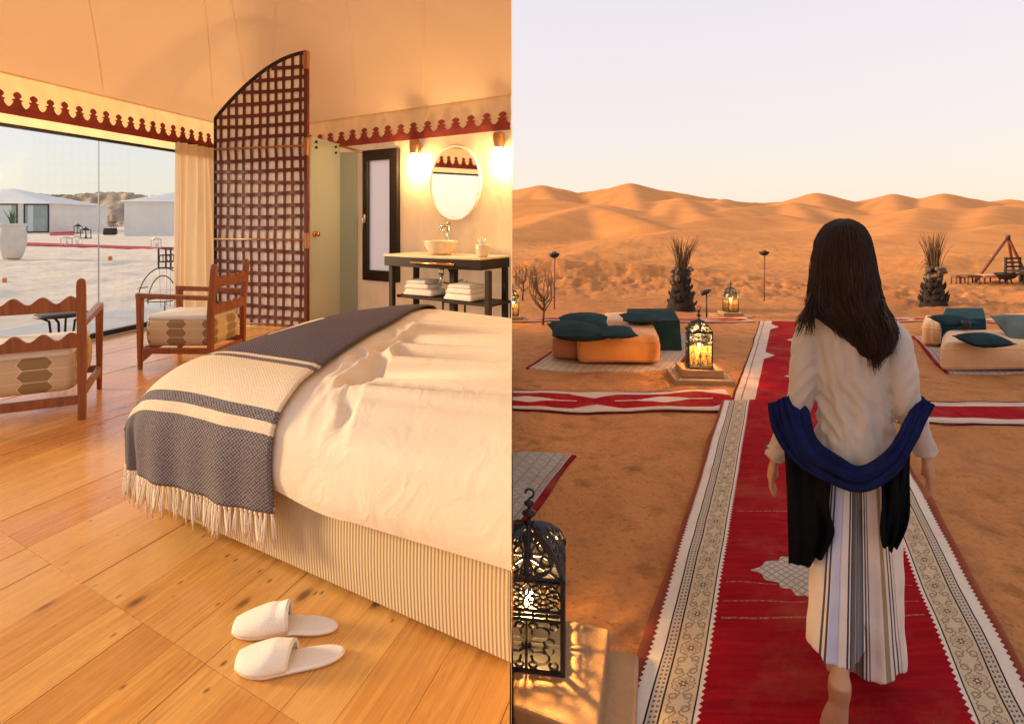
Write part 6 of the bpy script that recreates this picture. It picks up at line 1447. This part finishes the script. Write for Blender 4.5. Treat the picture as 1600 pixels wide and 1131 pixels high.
def hang(name, l, r, ph):
    A = catmull([tuple(Lc(*p)) for p in l], 8); B = catmull([tuple(Lc(*p)) for p in r], 8); n = min(len(A), len(B)) - 1
    def f(u, v):
        i = v * n; k = min(int(i), n - 1); g = i - k; a = A[k] * (1 - g) + A[k + 1] * g; b = B[k] * (1 - g) + B[k + 1] * g; p = a * (1 - u) + b * u
        return (p[0], p[1] - .016 * (1 - abs(float(vnoise(u * 4.5 + ph, v * 1.2))) * 2) - .008 * math.sin(u * 15 - v * 2 + ph), p[2] + .006 * math.sin(u * 8) * v)
    o = MB().grid(f, 40, 40).build(name, M['blackw'], woman); q = o.modifiers.new('thick', 'SOLIDIFY'); q.thickness = .005; q.offset = 0
hang('wrap_end', [(1226, 690, -.10), (1230, 760, -.125), (1231, 820, -.135), (1232, 884, -.14)], [(1300, 735, -.14), (1296, 790, -.145), (1304, 832, -.15), (1284, 874, -.15)], .5)
hang('wrap_end', [(1378, 735, -.13), (1377, 780, -.14), (1375, 825, -.145), (1380, 852, -.145)], [(1424, 680, -.09), (1421, 740, -.12), (1419, 812, -.125), (1400, 858, -.13)], 2.0)
MB().tube([wl + Vector((.028 * math.cos(a), .028 * math.sin(a), .035 + .006 * math.cos(a))) for a in np.linspace(0, 6.2832, 25)], .0035, 6, caps=False).build('bracelet', M['iron'], woman)
# --- hair
def hx(py): return 1.62 - (py - 345) / 457 - gz_w
rows_ = [(343.5, -.022, .012, .006, .008), (344.5, -.022, .012, .018, .021), (347, -.022, .012, .030, .035), (352, -.023, .010, .050, .058), (362, -.024, .008, .066, .080), (378, -.025, .005, .080, .098), (400, -.024, 0, .087, .105), (430, -.022, -.008, .094, .104), (458, -.019, -.016, .101, .094), (484, -.008, -.040, .106, .078), (503, .022, -.064, .088, .052), (520, .040, -.080, .068, .036), (534, .048, -.090, .046, .024), (544, .052, -.094, .026, .014), (549, .052, -.096, .008, .006)]
m = MB(); rr_ = catmull([(hx(a), b, c, d, e) for a, b, c, d, e in rows_], 5)
m.stack([tuple(r) for r in rr_[::-1]], 40)
m.v = [(x + .005 * math.sin(a_ * 60 + z * 3) * 0 + .004 * float(vnoise(x * 60, z * 3)), y + .006 * float(vnoise(x * 70 + 5, z * 2.5)), z) for (x, y, z) in m.v for a_ in (math.atan2(y, x + 1e-9),)]
hb = m.build('hair', M['hair'], woman)
r2 = random.Random(11); m = MB()
Z = [r[0] for r in rr_]
def surf(z, a):
    zz = np.clip(z, Z[-1], Z[0]); q = [float(np.interp(-zz, [-t for t in Z], [r[k] for r in rr_])) for k in range(1, 5)]
    return Vector((q[0] + q[2] * math.cos(a), q[1] + q[3] * math.sin(a), z))
for i in range(1100):
    a = r2.uniform(math.pi * .90, math.pi * 2.10); z0 = hx(r2.uniform(349, 450)); fx = (math.cos(a) + 1) / 2; ze = hx(r2.uniform(486, 520) + 48 * min(max((fx - .18) / .35, 0), 1) * r2.random() ** .5 + 8 * math.sin(a * 9)); n = 11; pts = []; w1 = r2.uniform(-.25, .25); ph = r2.random() * 6; am = r2.uniform(.004, .016); o1 = r2.uniform(.0, .006)
    for k in range(n):
        q = k / (n - 1); z = z0 + (ze - z0) * q; p = surf(z, a + w1 * q * .5); out = o1 + .010 * q * q * r2.uniform(.4, 1.2)
        cl_ = math.floor(a * 7); p += Vector((math.cos(a), math.sin(a), 0)) * out + Vector((am * math.sin(q * 10 + cl_ * 1.7 + ph * .15), am * .6 * math.cos(q * 9 + cl_), 0)) * q ** 1.5; pts.append(p)
    m.tube(pts, [.0014] * (n - 3) + [.0012, .0009, .0004], 4, caps=False)
for i in range(420):                                     # crown, combed down from the top
    a = r2.uniform(0, 2 * math.pi); n = 11; pts = []; L = r2.uniform(.10, .22); ph = r2.random() * 6; o1 = r2.uniform(.0015, .006)
    for k in range(n):
        q = k / (n - 1); z = hx(343.6) - L * q ** 1.8; p = surf(z, a + .15 * math.sin(ph) * q); p += Vector((math.cos(a), math.sin(a), .6 * (1 - q))) * o1 + Vector((.003 * math.sin(q * 8 + ph), 0, 0)) * q; pts.append(p)
    m.tube(pts, [.0013] * (n - 2) + [.0008, .0004], 4, caps=False)
for i in range(60):                                      # flyaways
    a = r2.uniform(math.pi * .8, math.pi * 2.2); z0 = hx(r2.uniform(346, 430)); L = r2.uniform(.05, .16); p = surf(z0, a); ph = r2.random() * 6; d = Vector((math.cos(a), math.sin(a) * .5, 0))
    m.tube([p + d * (.004 + .016 * q * math.sin(q * 3)) + Vector((.006 * math.sin(q * 7 + ph), 0, -L * q)) for q in (0, .2, .4, .6, .8, 1)], [.0006, .0006, .0006, .0005, .0004, .0003], 3, caps=False)
for i in range(220):                                     # looser locks over both shoulders
    lf = i < 130; a0 = (1275, 440) if lf else (1372, 450); e0 = (r2.uniform(1240, 1275), r2.uniform(495, 528)) if lf else (r2.uniform(1376, 1404), r2.uniform(500, 560)); pts = []; ph = r2.random() * 6; jx = r2.uniform(-4, 12) if lf else r2.uniform(-14, 3)
    mid = (1266 + jx * .6, 478) if lf else (1384 + jx, 490); bb = r2.uniform(-.085, -.02)
    for k in range(9):
        q = k / 8; x = (1 - q) ** 2 * (a0[0] + jx) + 2 * q * (1 - q) * mid[0] + q * q * e0[0]; y = (1 - q) ** 2 * (a0[1] + r2.uniform(-1, 1)) + 2 * q * (1 - q) * mid[1] + q * q * e0[1]
        p = Lc(x + 1.5 * math.sin(q * 7 + ph), y, -.02 + (bb - .02) * q - .03 * math.sin(q * 3)); pts.append(p)
    m.tube(pts, [.0018, .0018, .0017, .0016, .0015, .0013, .0011, .0008, .0004], 4, caps=False)
m.build('hair_strands', M['hair'], hb)
